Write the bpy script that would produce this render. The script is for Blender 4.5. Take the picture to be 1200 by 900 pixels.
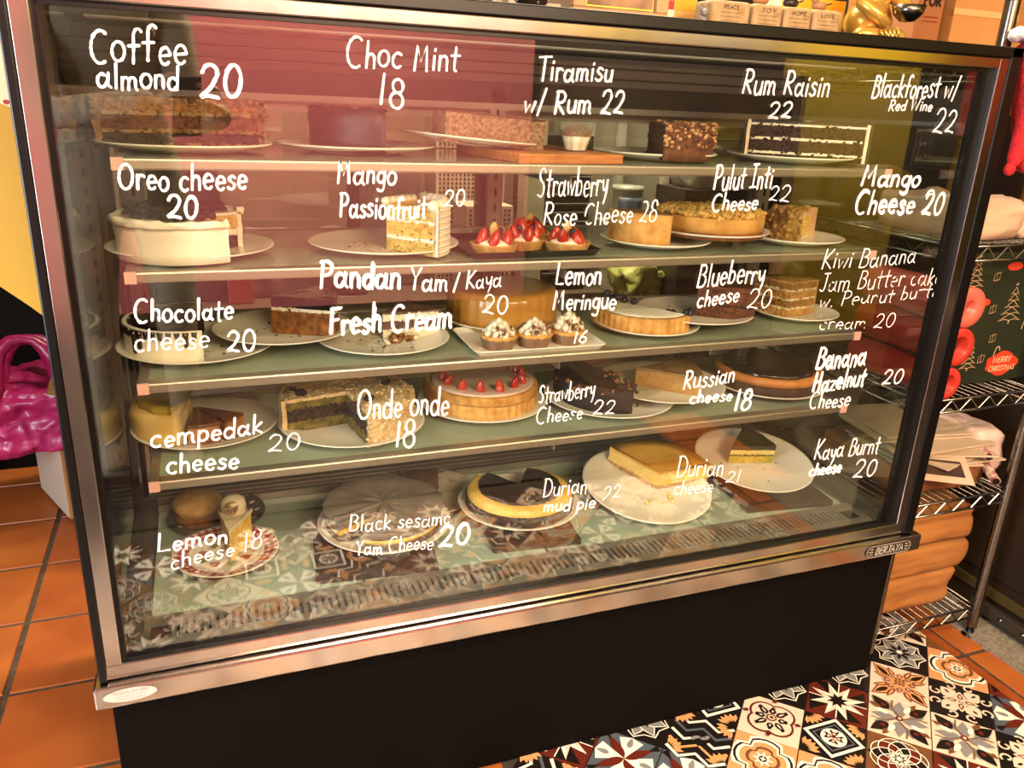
import bpy, bmesh, math, random
import numpy as np
from mathutils import Vector, Matrix, noise
for o in list(bpy.data.objects): bpy.data.objects.remove(o)
SC = bpy.context.scene
COL = SC.collection
PI = math.pi
rnd = random.Random(7)
FZ = -0.40     # floor level; z=0 is the deck inside the cake showcase, y=0 its front glass

# ------------------------------------------------------------------ camera
cam_d = bpy.data.cameras.new('camera'); cam = bpy.data.objects.new('camera', cam_d); COL.objects.link(cam)
cam_d.sensor_fit = 'HORIZONTAL'; cam_d.sensor_width = 36.0; cam_d.lens = 36.0*949.0/1200.0
cam_d.clip_start = 0.02; cam_d.clip_end = 50
_dn = Vector((-120, 2707, 949)).normalized()
_x = Vector((2573, -219, 949)); _x = (_x - _x.dot(_dn)*_dn).normalized()
_z = -_dn; _y = _z.cross(_x)
# rows give world axes expressed in (right, down, forward) camera axes
R = Matrix(((_x.x, -_x.y, -_x.z), (_y.x, -_y.y, -_y.z), (_z.x, -_z.y, -_z.z)))
cam.matrix_world = Matrix.Translation((0.1487, -1.0916, 0.7831)) @ R.to_4x4()
SC.camera = cam

# ------------------------------------------------------------------ world, light, exposure
W = bpy.data.worlds.new('world'); SC.world = W; W.use_nodes = True
W.node_tree.nodes['Background'].inputs[0].default_value = (1.0, .80, .58, 1)
W.node_tree.nodes['Background'].inputs[1].default_value = 0.12
SC.view_settings.view_transform = 'Standard'
try: SC.view_settings.look = 'None'
except Exception: pass
SC.view_settings.gamma = 1.0
SC.view_settings.exposure = -0.45
def area(name, loc, target, sx, sy, power, col):
    d = bpy.data.lights.new(name, 'AREA'); d.shape = 'RECTANGLE'; d.size = sx; d.size_y = sy; d.energy = power; d.color = col
    o = bpy.data.objects.new(name, d); COL.objects.link(o); o.location = loc
    o.rotation_euler = (Vector(target)-Vector(loc)).to_track_quat('-Z', 'Y').to_euler()
    return o
area('overhead_light', (0.15, -1.25, 2.05), (0.45, 0.0, 0.2), 1.3, 0.5, 30, (1.0, .80, .52))
area('front_light', (0.95, -2.30, 1.55), (0.55, 0.2, 0.30), 1.2, 0.4, 125, (1.0, .80, .52))
area('overhead_light', (0.95, 0.72, 2.08), (0.95, 1.15, 0.45), 1.2, 0.2, 140, (1.0, .86, .66))  # added light, brightens the kitchen fronts behind the rear doors
area('overhead_light', (-0.7, 0.7, 2.05), (-.5, 0.9, -0.4), 0.6, 0.6, 10, (1.0, .80, .52))
area('overhead_light', (0.5, -1.75, 2.08), (0.5, -2.55, 0.7), 1.9, 0.3, 260, (1.0, .78, .62))  # added light aimed at the pink screen to strengthen its reflection
area('overhead_light', (3.0, -1.8, 2.08), (3.0, -2.6, 0.8), 2.2, 0.3, 150, (1.0, .86, .55))  # added light on the mustard panel and signs, lifts their reflections
area('doorway_daylight', (-1.35, -1.0, 0.6), (0.05, -0.62, -0.4), 0.7, 1.3, 110, (.86, .93, 1.0))
area('case_lamp', (0.71, 0.052, 0.862), (0.71, 0.30, 0.25), 1.3, 0.03, 2.0, (1.0, .86, .58))

# ------------------------------------------------------------------ materials
MATS = {}
def srgb(c):
    if isinstance(c, str):
        c = [int(c[i:i+2], 16)/255 for i in (0, 2, 4)]
    return tuple(x/12.92 if x <= .04045 else ((x+.055)/1.055)**2.4 for x in c) + (1,)
def mat(name, c1, c2=None, scale=20, rough=.6, metal=0, bump=0, bscale=None, detail=4, sub=0, ramp=(.35, .65), coat=0, stretch=None, spec=.5, alpha=None, trans=0):
    if name in MATS: return MATS[name]
    m = bpy.data.materials.new(name); m.use_nodes = True; MATS[name] = m
    nt = m.node_tree; b = nt.nodes['Principled BSDF']
    b.inputs['Base Color'].default_value = srgb(c1)
    b.inputs['Roughness'].default_value = rough; b.inputs['Metallic'].default_value = metal
    b.inputs['Specular IOR Level'].default_value = spec
    if sub: b.inputs['Subsurface Weight'].default_value = sub; b.inputs['Subsurface Radius'].default_value = (.01, .006, .003)
    if coat: b.inputs['Coat Weight'].default_value = coat; b.inputs['Coat Roughness'].default_value = .1
    if alpha is not None: b.inputs['Alpha'].default_value = alpha
    if trans: b.inputs['Transmission Weight'].default_value = trans
    if c2 or bump:
        tc = nt.nodes.new('ShaderNodeTexCoord'); src = tc.outputs['Object']
        if stretch:
            mp = nt.nodes.new('ShaderNodeMapping'); mp.inputs['Scale'].default_value = stretch
            nt.links.new(src, mp.inputs['Vector']); src = mp.outputs['Vector']
    if c2:
        n = nt.nodes.new('ShaderNodeTexNoise'); n.inputs['Scale'].default_value = scale; n.inputs['Detail'].default_value = detail
        nt.links.new(src, n.inputs['Vector'])
        r = nt.nodes.new('ShaderNodeValToRGB'); r.color_ramp.elements[0].position = ramp[0]; r.color_ramp.elements[1].position = ramp[1]
        r.color_ramp.elements[0].color = srgb(c1); r.color_ramp.elements[1].color = srgb(c2)
        nt.links.new(n.outputs['Fac'], r.inputs['Fac']); nt.links.new(r.outputs['Color'], b.inputs['Base Color'])
    if bump:
        n2 = nt.nodes.new('ShaderNodeTexNoise'); n2.inputs['Scale'].default_value = bscale or scale*2; n2.inputs['Detail'].default_value = 5
        nt.links.new(src, n2.inputs['Vector'])
        bp = nt.nodes.new('ShaderNodeBump'); bp.inputs['Strength'].default_value = bump; bp.inputs['Distance'].default_value = .003
        nt.links.new(n2.outputs['Fac'], bp.inputs['Height']); nt.links.new(bp.outputs['Normal'], b.inputs['Normal'])
    return m
def glass_mat(name, f0, tint=(1, 1, 1), diffuse=None, dfac=0.0, rough=0.0):
    """thin pane: see-through with Schlick reflection on each face"""
    m = bpy.data.materials.new(name); m.use_nodes = True; MATS[name] = m
    nt = m.node_tree; nt.nodes.clear()
    N = nt.nodes.new; L = nt.links.new
    out = N('ShaderNodeOutputMaterial'); tr = N('ShaderNodeBsdfTransparent'); tr.inputs[0].default_value = (*tint, 1)
    gl = N('ShaderNodeBsdfGlossy'); gl.inputs['Roughness'].default_value = rough
    g = N('ShaderNodeNewGeometry'); dt = N('ShaderNodeVectorMath'); dt.operation = 'DOT_PRODUCT'
    L(g.outputs['Normal'], dt.inputs[0]); L(g.outputs['Incoming'], dt.inputs[1])
    def M(op, a, b=None):
        n = N('ShaderNodeMath'); n.operation = op; n.use_clamp = False
        for i, v in enumerate((a, b)):
            if v is None: continue
            if isinstance(v, (int, float)): n.inputs[i].default_value = v
            else: L(v, n.inputs[i])
        return n.outputs[0]
    c = M('ABSOLUTE', dt.outputs['Value']); p = M('POWER', M('SUBTRACT', 1.0, c), 5.0)
    f = M('ADD', M('MULTIPLY', p, 1-f0), f0)
    mx = N('ShaderNodeMixShader'); L(f, mx.inputs[0]); L(gl.outputs[0], mx.inputs[2])
    if diffuse:
        df = N('ShaderNodeBsdfDiffuse'); df.inputs[0].default_value = srgb(diffuse)
        m2 = N('ShaderNodeMixShader'); m2.inputs[0].default_value = dfac
        L(tr.outputs[0], m2.inputs[1]); L(df.outputs[0], m2.inputs[2]); L(m2.outputs[0], mx.inputs[1])
    else: L(tr.outputs[0], mx.inputs[1])
    L(mx.outputs[0], out.inputs[0])
    return m
GLASS = glass_mat('clear_showcase_glass', .10, (.97, .985, .96))
SIDEGLASS = glass_mat('side_pane_glass', .09, (.93, .95, .90))
SHELFGLASS = glass_mat('frosted_green_shelf_glass', .05, (.90, .95, .86), 'A9B49B', .62, .08)
BACKGLASS = glass_mat('sliding_door_glass', .05, (.88, .90, .86))
FILM = glass_mat('clear_plastic_film', .12, (.95, .95, .95), 'E8E4DC', .16, .12)
CUPGLASS = glass_mat('clear_plastic_cup', .10, (.95, .95, .92), 'D8D0C0', .08, .05)

def steel(name, col='BDB6B0', rough=.17, stretch=(60, 60, 1.2)):
    m = mat(name, col, None, rough=rough, metal=1)
    nt = m.node_tree; b = nt.nodes['Principled BSDF']
    tc = nt.nodes.new('ShaderNodeTexCoord'); mp = nt.nodes.new('ShaderNodeMapping'); mp.inputs['Scale'].default_value = stretch
    n = nt.nodes.new('ShaderNodeTexNoise'); n.inputs['Scale'].default_value = .55; n.inputs['Detail'].default_value = 1
    nt.links.new(tc.outputs['Object'], mp.inputs[0]); nt.links.new(mp.outputs[0], n.inputs['Vector'])
    r = nt.nodes.new('ShaderNodeMapRange'); r.inputs['To Min'].default_value = rough-.015; r.inputs['To Max'].default_value = rough+.02
    nt.links.new(n.outputs['Fac'], r.inputs['Value']); nt.links.new(r.outputs[0], b.inputs['Roughness'])
    rr = nt.nodes.new('ShaderNodeValToRGB'); base = srgb(col)
    rr.color_ramp.elements[0].color = tuple(v*.97 for v in base[:3])+(1,); rr.color_ramp.elements[1].color = tuple(min(1, v*1.03) for v in base[:3])+(1,)
    rr.color_ramp.elements[0].position = .35; rr.color_ramp.elements[1].position = .65
    nt.links.new(n.outputs['Fac'], rr.inputs[0]); nt.links.new(rr.outputs[0], b.inputs['Base Color'])
    return m
STEEL = steel('brushed_stainless_steel')
STEELV = steel('brushed_stainless_upright', stretch=(60, 60, 3))
ALU = mat('grey_aluminium', '9C968C', 'A8A298', 6, .38, .85)
CHROME = mat('chrome_wire', '7E7A72', None, rough=.24, metal=1)
BLACK = mat('black_rubber_trim', '070606', None, rough=.35, spec=.3)
BASEBLK = mat('matt_black_base_panel', '0A0807', '0C0A08', 3, rough=.6, spec=.04)
WHITEPAINT = mat('white_marker_paint', 'FBF8F0', None, rough=.8, spec=.1)

# ------------------------------------------------------------------ mesh building
class MB:
    def __init__(s): s.v = []; s.f = []; s.m = []; s.sm = []
    def add(s, vs, fs, mi=0, smooth=False):
        o = len(s.v); s.v += [tuple(v) for v in vs]
        for f in fs: s.f.append([i+o for i in f]); s.m.append(mi); s.sm.append(smooth)
        return s
    def box(s, c, d, mi=0, rz=0, rx=0, ry=0):
        x, y, z = [k/2 for k in d]; M = Matrix.Rotation(rz, 3, 'Z') @ Matrix.Rotation(ry, 3, 'Y') @ Matrix.Rotation(rx, 3, 'X')
        vs = [Vector(c) + M @ Vector((i*x, j*y, k*z)) for k in (-1, 1) for j in (-1, 1) for i in (-1, 1)]
        return s.add(vs, [(0, 2, 3, 1), (4, 5, 7, 6), (0, 1, 5, 4), (2, 6, 7, 3), (0, 4, 6, 2), (1, 3, 7, 5)], mi)
    def bb(s, x0, x1, y0, y1, z0, z1, mi=0):
        return s.box(((x0+x1)/2, (y0+y1)/2, (z0+z1)/2), (x1-x0, y1-y0, z1-z0), mi)
    def lathe(s, prof, c=(0, 0, 0), n=32, mi=0, sx=1, sy=1, smooth=True, flute=0, fk=24, rz=0):
        k = len(prof); vs = []
        for i in range(n):
            a = 2*PI*i/n
            for r, z in prof:
                rr = r*(1+flute*math.cos(fk*a)) if flute and r > .6*max(p[0] for p in prof) else r
                vs.append((c[0]+rr*math.cos(a+rz)*sx, c[1]+rr*math.sin(a+rz)*sy, c[2]+z))
        fs = [(i*k+j, ((i+1) % n)*k+j, ((i+1) % n)*k+j+1, i*k+j+1) for i in range(n) for j in range(k-1)]
        s.add(vs, fs, mi, smooth)
        if prof[0][0] > 1e-5: s.add([vs[i*k] for i in range(n)], [tuple(range(n))[::-1]], mi)
        if prof[-1][0] > 1e-5: s.add([vs[i*k+k-1] for i in range(n)], [tuple(range(n))], mi)
        return s
    def tube(s, pts, r, n=8, mi=0, smooth=True, cap=True):
        pts = [Vector(p) for p in pts]; rs = r if isinstance(r, (list, tuple)) else [r]*len(pts); vs = []; up = None
        for i, p in enumerate(pts):
            t = (pts[min(i+1, len(pts)-1)] - pts[max(i-1, 0)]).normalized()
            a = up if up is not None else (Vector((0, 0, 1)) if abs(t.z) < .9 else Vector((1, 0, 0)))
            u = t.cross(a).normalized(); w = u.cross(t).normalized(); up = w
            vs += [p + rs[i]*(math.cos(2*PI*k/n)*u + math.sin(2*PI*k/n)*w) for k in range(n)]
        fs = [(i*n+k, i*n+(k+1) % n, (i+1)*n+(k+1) % n, (i+1)*n+k) for i in range(len(pts)-1) for k in range(n)]
        s.add(vs, fs, mi, smooth)
        if cap: s.add([], [], mi); o = len(s.v)-len(vs); s.f += [[o+k for k in range(n)][::-1], [o+(len(pts)-1)*n+k for k in range(n)]]; s.m += [mi, mi]; s.sm += [False, False]
        return s
    def ball(s, c, r, nu=12, nv=8, mi=0, jit=0, seed=0, M=None, taper=0):
        rx, ry, rz = r if isinstance(r, (tuple, list)) else (r, r, r); vs = []
        for j in range(nv+1):
            t = PI*j/nv
            for i in range(nu):
                a = 2*PI*i/nu; d = Vector((math.sin(t)*math.cos(a), math.sin(t)*math.sin(a), math.cos(t)))
                k = 1 + (jit*noise.noise(d*1.8+Vector((seed*3.1, seed, 0))) if jit else 0)
                tp = 1 - taper*(d.z*.5+.5)
                v = Vector((d.x*rx*k*tp, d.y*ry*k*tp, d.z*rz*k))
                if M: v = M @ v
                vs.append(Vector(c)+v)
        fs = [(j*nu+i, (j+1)*nu+i, (j+1)*nu+(i+1) % nu, j*nu+(i+1) % nu) for j in range(nv) for i in range(nu)]
        return s.add(vs, fs, mi, True)
    def poly(s, pts, mi=0):
        return s.add(pts, [tuple(range(len(pts)))], mi)
    def prism(s, pts, z0, z1, mi=0, mtx=None):
        n = len(pts); vs = [Vector((p[0], p[1], z0)) for p in pts]+[Vector((p[0], p[1], z1)) for p in pts]
        if mtx: vs = [mtx @ v for v in vs]
        return s.add(vs, [tuple(range(n))[::-1], tuple(range(n, 2*n))]+[(i, (i+1) % n, n+(i+1) % n, n+i) for i in range(n)], mi)
    def sector(s, c, r0, r1, z0, z1, a0, a1, mi=0, n=None, jit=0, bev=0, flute=0, fk=40, topf=None, rf=None, nr=5, nz=4, seed=0, sx=1):
        """solid sector of a disc or ring; angles in degrees (a1-a0 may be 360)"""
        full = abs(a1-a0) >= 359.9
        n = n or max(6, int(abs(a1-a0)/5)); cs = []
        for k in range(nz+1): cs.append((r1, z0+(z1-z0-bev)*k/nz))
        if bev: cs.append((r1-bev*.3, z1-bev*.3)); cs.append((r1-bev, z1))
        for k in range(1, nr+1): cs.append((r1-bev-(r1-bev-r0)*k/nr, z1))
        cs.append((r0, z0)); K = len(cs); vs = []; m = n if full else n+1
        for i in range(m):
            a = math.radians(a0+(a1-a0)*i/n)
            for j, (r, z) in enumerate(cs):
                zz = z; rr = r
                if j <= nz+(2 if bev else 0):
                    if flute: rr = r*(1+flute*math.cos(fk*a))
                    if jit: rr = rr + jit*noise.noise(Vector((math.cos(a)*r*60+seed, math.sin(a)*r*60, z*90)))
                    if rf: rr = rr + rf(a, (z-z0)/(z1-z0))
                if z > z1-bev-1e-6:
                    if topf: zz = z + topf(rr/r1, a)
                    elif jit: zz = z + jit*.7*noise.noise(Vector((math.cos(a)*r*70, math.sin(a)*r*70, 3+seed)))
                vs.append((c[0]+rr*math.cos(a)*sx, c[1]+rr*math.sin(a), c[2]+zz))
        fs = [(i*K+j, ((i+1) % m)*K+j, ((i+1) % m)*K+(j+1) % K, i*K+(j+1) % K) for i in range(n) for j in range(K)]
        s.add(vs, fs, mi, True)
        if not full:
            o = len(s.v)-len(vs)
            s.f += [[o+j for j in range(K)][::-1], [o+n*K+j for j in range(K)]]; s.m += [mi, mi]; s.sm += [False, False]
        return s
def wloc(o):
    p = Vector((0, 0, 0))
    while o: p += o.location; o = o.parent
    return p
def tag(o, label=None, cat=None, group=None, kind=None):
    if label: o['label'] = label
    if cat: o['category'] = cat
    if group: o['group'] = group
    if kind: o['kind'] = kind
    return o
def obj(name, mb, mats, parent=None, label=None, kind=None, bevel=0, seg=2, subd=0, local=False):
    """link the builder's shapes as one mesh; coordinates are world ones unless local"""
    off = wloc(parent) if (parent and not local) else Vector((0, 0, 0))
    me = bpy.data.meshes.new(name)
    me.from_pydata([tuple(Vector(v)-off) for v in mb.v], [], mb.f)
    mats = mats if isinstance(mats, (list, tuple)) else [mats]
    for m in mats: me.materials.append(m)
    me.polygons.foreach_set('material_index', mb.m); me.polygons.foreach_set('use_smooth', mb.sm)
    me.validate(); me.update()
    o = bpy.data.objects.new(name, me); COL.objects.link(o)
    if parent: o.parent = parent
    tag(o, label, None, None, kind)
    if bevel: b = o.modifiers.new('bevel', 'BEVEL'); b.width = bevel; b.segments = seg; b.limit_method = 'ANGLE'; b.angle_limit = .6
    if subd: sd = o.modifiers.new('subd', 'SUBSURF'); sd.levels = subd; sd.render_levels = subd
    return o
def thing(name, label, cat, loc=(0, 0, 0), group=None):
    o = bpy.data.objects.new(name, None); COL.objects.link(o); o.location = loc; o.empty_display_size = .05
    return tag(o, label, cat, group)
def struct(name, mb, mats, **k):
    return obj(name, mb, mats, kind='structure', **k)
def copy_thing(src, loc, rz=0, label=None):
    c = src.copy(); COL.objects.link(c); c.location = loc; c.rotation_euler = (src.rotation_euler.x, src.rotation_euler.y, rz)
    if label: c['label'] = label
    for ch in src.children:
        d = ch.copy(); COL.objects.link(d); d.parent = c
        for g in ch.children:
            e = g.copy(); COL.objects.link(e); e.parent = d
    return c

# ------------------------------------------------------------------ hand lettering (single strokes)
def arc(cx, cy, rx, ry, a0, a1, n=10):
    return [(cx+rx*math.cos(math.radians(a0+(a1-a0)*i/n)), cy+ry*math.sin(math.radians(a0+(a1-a0)*i/n))) for i in range(n+1)]
X = .55
G = {  # glyph: (advance, strokes)
 'a': (.56, [arc(.20, .25, .165, .25, 55, 345), [(.43, .54), (.42, .12), (.52, 0)]]),
 'b': (.48, [[(.06, 1), (.06, 0)], arc(.22, .26, .18, .26, 160, -170)]),
 'c': (.44, [arc(.24, .26, .2, .27, 50, 310)]),
 'd': (.5, [arc(.22, .25, .18, .26, 40, 330), [(.42, 1), (.42, 0)]]),
 'e': (.46, [[(.05, .27), (.4, .3)]+arc(.23, .27, .18, .27, 15, 315)]),
 'f': (.4, [arc(.3, .78, .14, .22, 40, 180)+[(.16, .4), (.15, 0)], [(.0, .5), (.34, .52)]]),
 'g': (.48, [arc(.22, .27, .18, .25, 60, 380), [(.41, .52), (.41, -.2)]+arc(.24, -.22, .17, .17, 0, -150)]),
 'h': (.46, [[(.06, 1), (.06, 0)], [(.06, .3)]+arc(.22, .34, .15, .19, 150, 0)+[(.38, 0)]]),
 'i': (.2, [[(.08, .52), (.09, 0)], [(.09, .72), (.1, .78)]]),
 'k': (.44, [[(.06, 1), (.06, 0)], [(.36, .55), (.08, .25), (.4, 0)]]),
 'l': (.2, [[(.08, 1), (.09, 0)]]),
 'm': (.72, [[(.05, .52), (.06, 0)], [(.06, .3)]+arc(.19, .36, .12, .16, 150, 0)+[(.32, 0)], [(.32, .3)]+arc(.46, .36, .13, .16, 150, 0)+[(.6, .1), (.66, 0)]]),
 'n': (.46, [[(.05, .52), (.06, 0)], [(.06, .3)]+arc(.21, .35, .15, .18, 150, 0)+[(.38, 0)]]),
 'o': (.46, [arc(.22, .26, .19, .27, 90, 450, 14)]),
 'p': (.46, [[(.05, .52), (.05, -.38)], arc(.22, .26, .18, .26, 160, -160)]),
 'r': (.36, [[(.05, .52), (.07, 0)], [(.07, .3)]+arc(.22, .34, .14, .18, 150, 40)]),
 's': (.4, [[(.34, .46), (.2, .54), (.08, .42), (.18, .3), (.32, .2), (.3, .05), (.16, -.01), (.03, .07)]]),
 't': (.38, [[(.17, .9), (.17, .1), (.26, 0)], [(.0, .58), (.36, .6)]]),
 'u': (.46, [[(.05, .52), (.05, .2), (.14, .0), (.3, .04), (.38, .2), (.39, .52)], [(.39, .52), (.4, .0)]]),
 'v': (.42, [[(.03, .52), (.2, 0), (.38, .52)]]),
 'w': (.6, [[(.03, .5), (.12, .02), (.28, .4), (.4, .02), (.55, .52)]]),
 'y': (.44, [[(.04, .52), (.1, .2), (.2, .14), (.34, .28), (.38, .52)], [(.38, .52), (.36, .0), (.24, -.35)]]),
 'z': (.42, [[(.04, .5), (.36, .5), (.04, 0), (.38, .02)]]),
 'B': (.58, [[(.1, 1), (.06, 0)], [(.08, .95)]+arc(.26, .78, .2, .21, 90, -90)+arc(.26, .28, .26, .28, 90, -90)+[(.05, .02)]]),
 'C': (.66, [arc(.36, .5, .32, .52, 55, 300, 14)]),
 'D': (.62, [[(.1, 1), (.08, 0)], [(.04, .98)]+arc(.2, .5, .36, .5, 85, -85, 12)+[(.05, 0)]]),
 'F': (.5, [[(.08, 1), (.08, 0)], [(.04, .98), (.48, 1.0)], [(.08, .52), (.38, .55)]]),
 'H': (.6, [[(.08, 1), (.07, 0)], [(.48, 1), (.47, 0)], [(.07, .48), (.48, .54)]]),
 'I': (.44, [[(.2, 1), (.2, 0)], [(.02, .98), (.4, 1)], [(.0, .0), (.4, .02)]]),
 'J': (.5, [[(.34, 1), (.34, .2), (.22, .0), (.06, .1)], [(.14, 1), (.5, 1)]]),
 'K': (.56, [[(.1, 1), (.06, 0)], [(.5, .98), (.1, .46), (.52, 0)]]),
 'L': (.5, [[(.08, 1), (.06, .03), (.46, .04)]]),
 'M': (.74, [[(.06, 0), (.1, 1), (.3, .35), (.5, 1), (.6, 0)]]),
 'O': (.74, [arc(.36, .48, .3, .5, 100, 465, 18)]),
 'P': (.54, [[(.1, 1), (.08, 0)], [(.02, .96)]+arc(.22, .74, .26, .26, 90, -90)+[(.1, .48)]]),
 'R': (.58, [[(.1, 1), (.06, 0)], [(.04, .96)]+arc(.24, .74, .24, .25, 90, -90)+[(.12, .5), (.5, 0)]]),
 'S': (.54, [[(.46, .86), (.34, 1.0), (.14, .95), (.08, .75), (.2, .58), (.4, .42), (.42, .18), (.28, .0), (.04, .08)]]),
 'T': (.54, [[(.28, 1), (.27, 0)], [(.0, .97), (.56, 1)]]),
 'W': (.84, [[(.04, 1), (.18, 0), (.38, .8), (.54, 0), (.76, 1)]]),
 'Y': (.54, [[(.04, 1), (.26, .52), (.5, 1)], [(.26, .52), (.24, 0)]]),
 'A': (.6, [[(.02, 0), (.28, 1), (.54, 0)], [(.1, .35), (.46, .36)]]),
 'E': (.5, [[(.44, 1), (.08, 1), (.08, 0), (.46, 0)], [(.08, .52), (.38, .54)]]),
 'N': (.6, [[(.07, 0), (.07, 1), (.5, 0), (.5, 1)]]), 'V': (.56, [[(.03, 1), (.27, 0), (.5, 1)]]), 'G': (.62, [arc(.34, .5, .3, .5, 50, 350, 14)+[(.36, .45)]]),
 '0': (.56, [arc(.27, .5, .22, .5, 80, 445, 16)]),
 '1': (.26, [[(.12, 1), (.1, 0)]]),
 '2': (.58, [[(.06, .76)]+arc(.27, .74, .2, .26, 150, -30)+[(.3, .3), (.04, .02), (.2, .06), (.52, .0)]]),
 '3': (.52, [arc(.24, .75, .19, .24, 150, -90)+arc(.24, .26, .22, .26, 90, -150)]),
 '4': (.54, [[(.3, 1), (.04, .35), (.5, .35)], [(.38, .7), (.38, 0)]]),
 '5': (.52, [[(.44, 1), (.12, 1), (.08, .56)]+arc(.22, .3, .22, .3, 100, -130)]),
 '6': (.5, [[(.38, 1), (.14, .6), (.06, .3)]+arc(.25, .24, .19, .24, 180, 530)]),
 '7': (.5, [[(.04, 1), (.44, 1), (.18, 0)]]),
 '8': (.54, [arc(.26, .76, .17, .23, -80, 280, 12)+arc(.26, .26, .21, .27, 90, -270, 14)]),
 '9': (.5, [arc(.22, .7, .18, .26, 0, 360)+[(.38, .3), (.3, 0)]]),
 ' ': (.3, []), '/': (.42, [[(.34, 1.05), (.06, -.1)]]), '.': (.16, [[(.05, 0), (.08, .02)]]), '-': (.4, [[(.05, .4), (.3, .4)]]),
}
def smooth_line(p, n=3):
    if len(p) < 3: return p
    out = []
    for i in range(len(p)-1):
        a = p[max(i-1, 0)]; b = p[i]; c = p[i+1]; d = p[min(i+2, len(p)-1)]
        for k in range(n):
            t = k/n
            out.append(tuple(.5*((2*b[j])+(-a[j]+c[j])*t+(2*a[j]-5*b[j]+4*c[j]-d[j])*t*t+(-a[j]+3*b[j]-3*c[j]+d[j])*t**3) for j in (0, 1)))
    return out+[p[-1]]
LAY = [0]
def ribbon(mb, pts, w, f, mi=0, cap=True, wv=0, rr=None):
    """flat stroke of width w; f maps (u,v) to 3D"""
    n = len(pts); L = []; LAY[0] = (LAY[0]+1) % 40
    for i in range(n):
        a = pts[max(i-1, 0)]; b = pts[min(i+1, n-1)]
        dx, dy = b[0]-a[0], b[1]-a[1]; l = math.hypot(dx, dy) or 1
        ww = w*(1+(wv*noise.noise(Vector((pts[i][0]*300, pts[i][1]*300, 1))) if wv else 0))
        nx, ny = -dy/l*ww/2, dx/l*ww/2
        L.append(((pts[i][0]+nx, pts[i][1]+ny), (pts[i][0]-nx, pts[i][1]-ny)))
    vs = [f(*q) for pr in L for q in pr]
    mb.add(vs, [(2*i, 2*i+1, 2*i+3, 2*i+2) for i in range(n-1)], mi)
    if cap:
        for c in (pts[0], pts[-1]):
            LAY[0] = (LAY[0]+1) % 40
            mb.add([f(c[0]+w/2*math.cos(k*PI/3), c[1]+w/2*math.sin(k*PI/3)) for k in range(6)], [(0, 1, 2, 3, 4, 5)], mi)
def strokes_text(t, r, wobble=.03, slant=.08, straight=False):
    x = 0; out = []
    for ch in t:
        adv, ss = G[ch]
        dy = r.uniform(-wobble, wobble); sc = 1+r.uniform(-wobble, wobble)*1.2
        for s in ss:
            p = s if (straight or ch in 'KMWYVZN7ATLFHIEklvwz/') else smooth_line(s)
            out.append([(x+u*sc+v*slant, v*sc+dy) for u, v in p])
        x += adv*sc+.07
    return out, x-.07
def write(mb, t, p0, p1, h, w, f, wobble=.03, slant=.08, wv=.25, mi=0, straight=False, worn=0, r=None):
    """lettering from p0 to p1 (u,v) with cap height h"""
    r = r or rnd; ss, tot = strokes_text(t, r, wobble, slant, straight)
    dx, dy = p1[0]-p0[0], p1[1]-p0[1]
    for s in ss:
        pts = [(p0[0]+u/tot*dx, p0[1]+u/tot*dy+v*h) for u, v in s]
        if worn and len(pts) > 4:
            k0 = 0
            while k0 < len(pts)-1:
                k1 = min(len(pts)-1, k0+r.randint(3, 8))
                if r.random() > worn*.26: ribbon(mb, pts[k0:k1+1], w*r.uniform(.6, 1), f, mi, True, wv)
                k0 = k1
        else: ribbon(mb, pts, w, f, mi, True, wv)
# ------------------------------------------------------------------ room shell
TERRA = [mat('terracotta_tile_%s' % k, a, b, 7, .42, bump=.12, bscale=60, spec=.4) for k, a, b in
         (('warm', '93481C', 'A25624'), ('deep', '884018', '984E20'), ('pale', '9C5222', 'AA6029'))]
GROUT = mat('dark_grout', '3A2C1C', '55422C', 40, .9, bump=.3, bscale=200)
CONC = mat('speckled_cement', '6B6454', '8F8570', 120, .8, bump=.2)
BROWNWALL = mat('dim_brown_wall_paint', '3B2A1C', '4A3624', 2, .8)
KITCHEN = mat('kitchen_wall_paint', '6E5B44', '7B674E', 2, .8)
CEIL = mat('ceiling_paint', '8B7A60', '94836A', 2, .8)
m = MB(); m.poly([(-3, -4.2, FZ), (5.6, -4.2, FZ), (5.6, 2.7, FZ), (-3, 2.7, FZ)])
floor = struct('floor', m, GROUT)
m = MB(); m.bb(-3, 5.6, -4.2, 2.7, 2.12, 2.17); struct('ceiling', m, CEIL)
m = MB(); m.bb(-3, 5.6, 2.6, 2.7, FZ, 2.12); struct('wall_back', m, KITCHEN)
m = MB(); m.bb(-3.1, -3, -4.2, 2.7, FZ, 2.12); struct('wall_left', m, BROWNWALL)
m = MB(); m.bb(5.5, 5.6, -4.2, 2.7, FZ, 2.12); struct('wall_right', m, BROWNWALL)
m = MB(); m.bb(-3, 5.6, -4.2, -4.1, FZ, 2.12); struct('wall_front', m, BROWNWALL)
m = MB(); m.bb(2.35, 2.45, -.05, 2.6, FZ, 2.12); struct('wall_partition', m, mat('partition_paint', '1E120C', '281912', 3, .75))
m = MB(); m.bb(1.81, 2.35, -.9, 2.6, FZ, FZ+.012); struct('trim_1', m, CONC)
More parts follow.
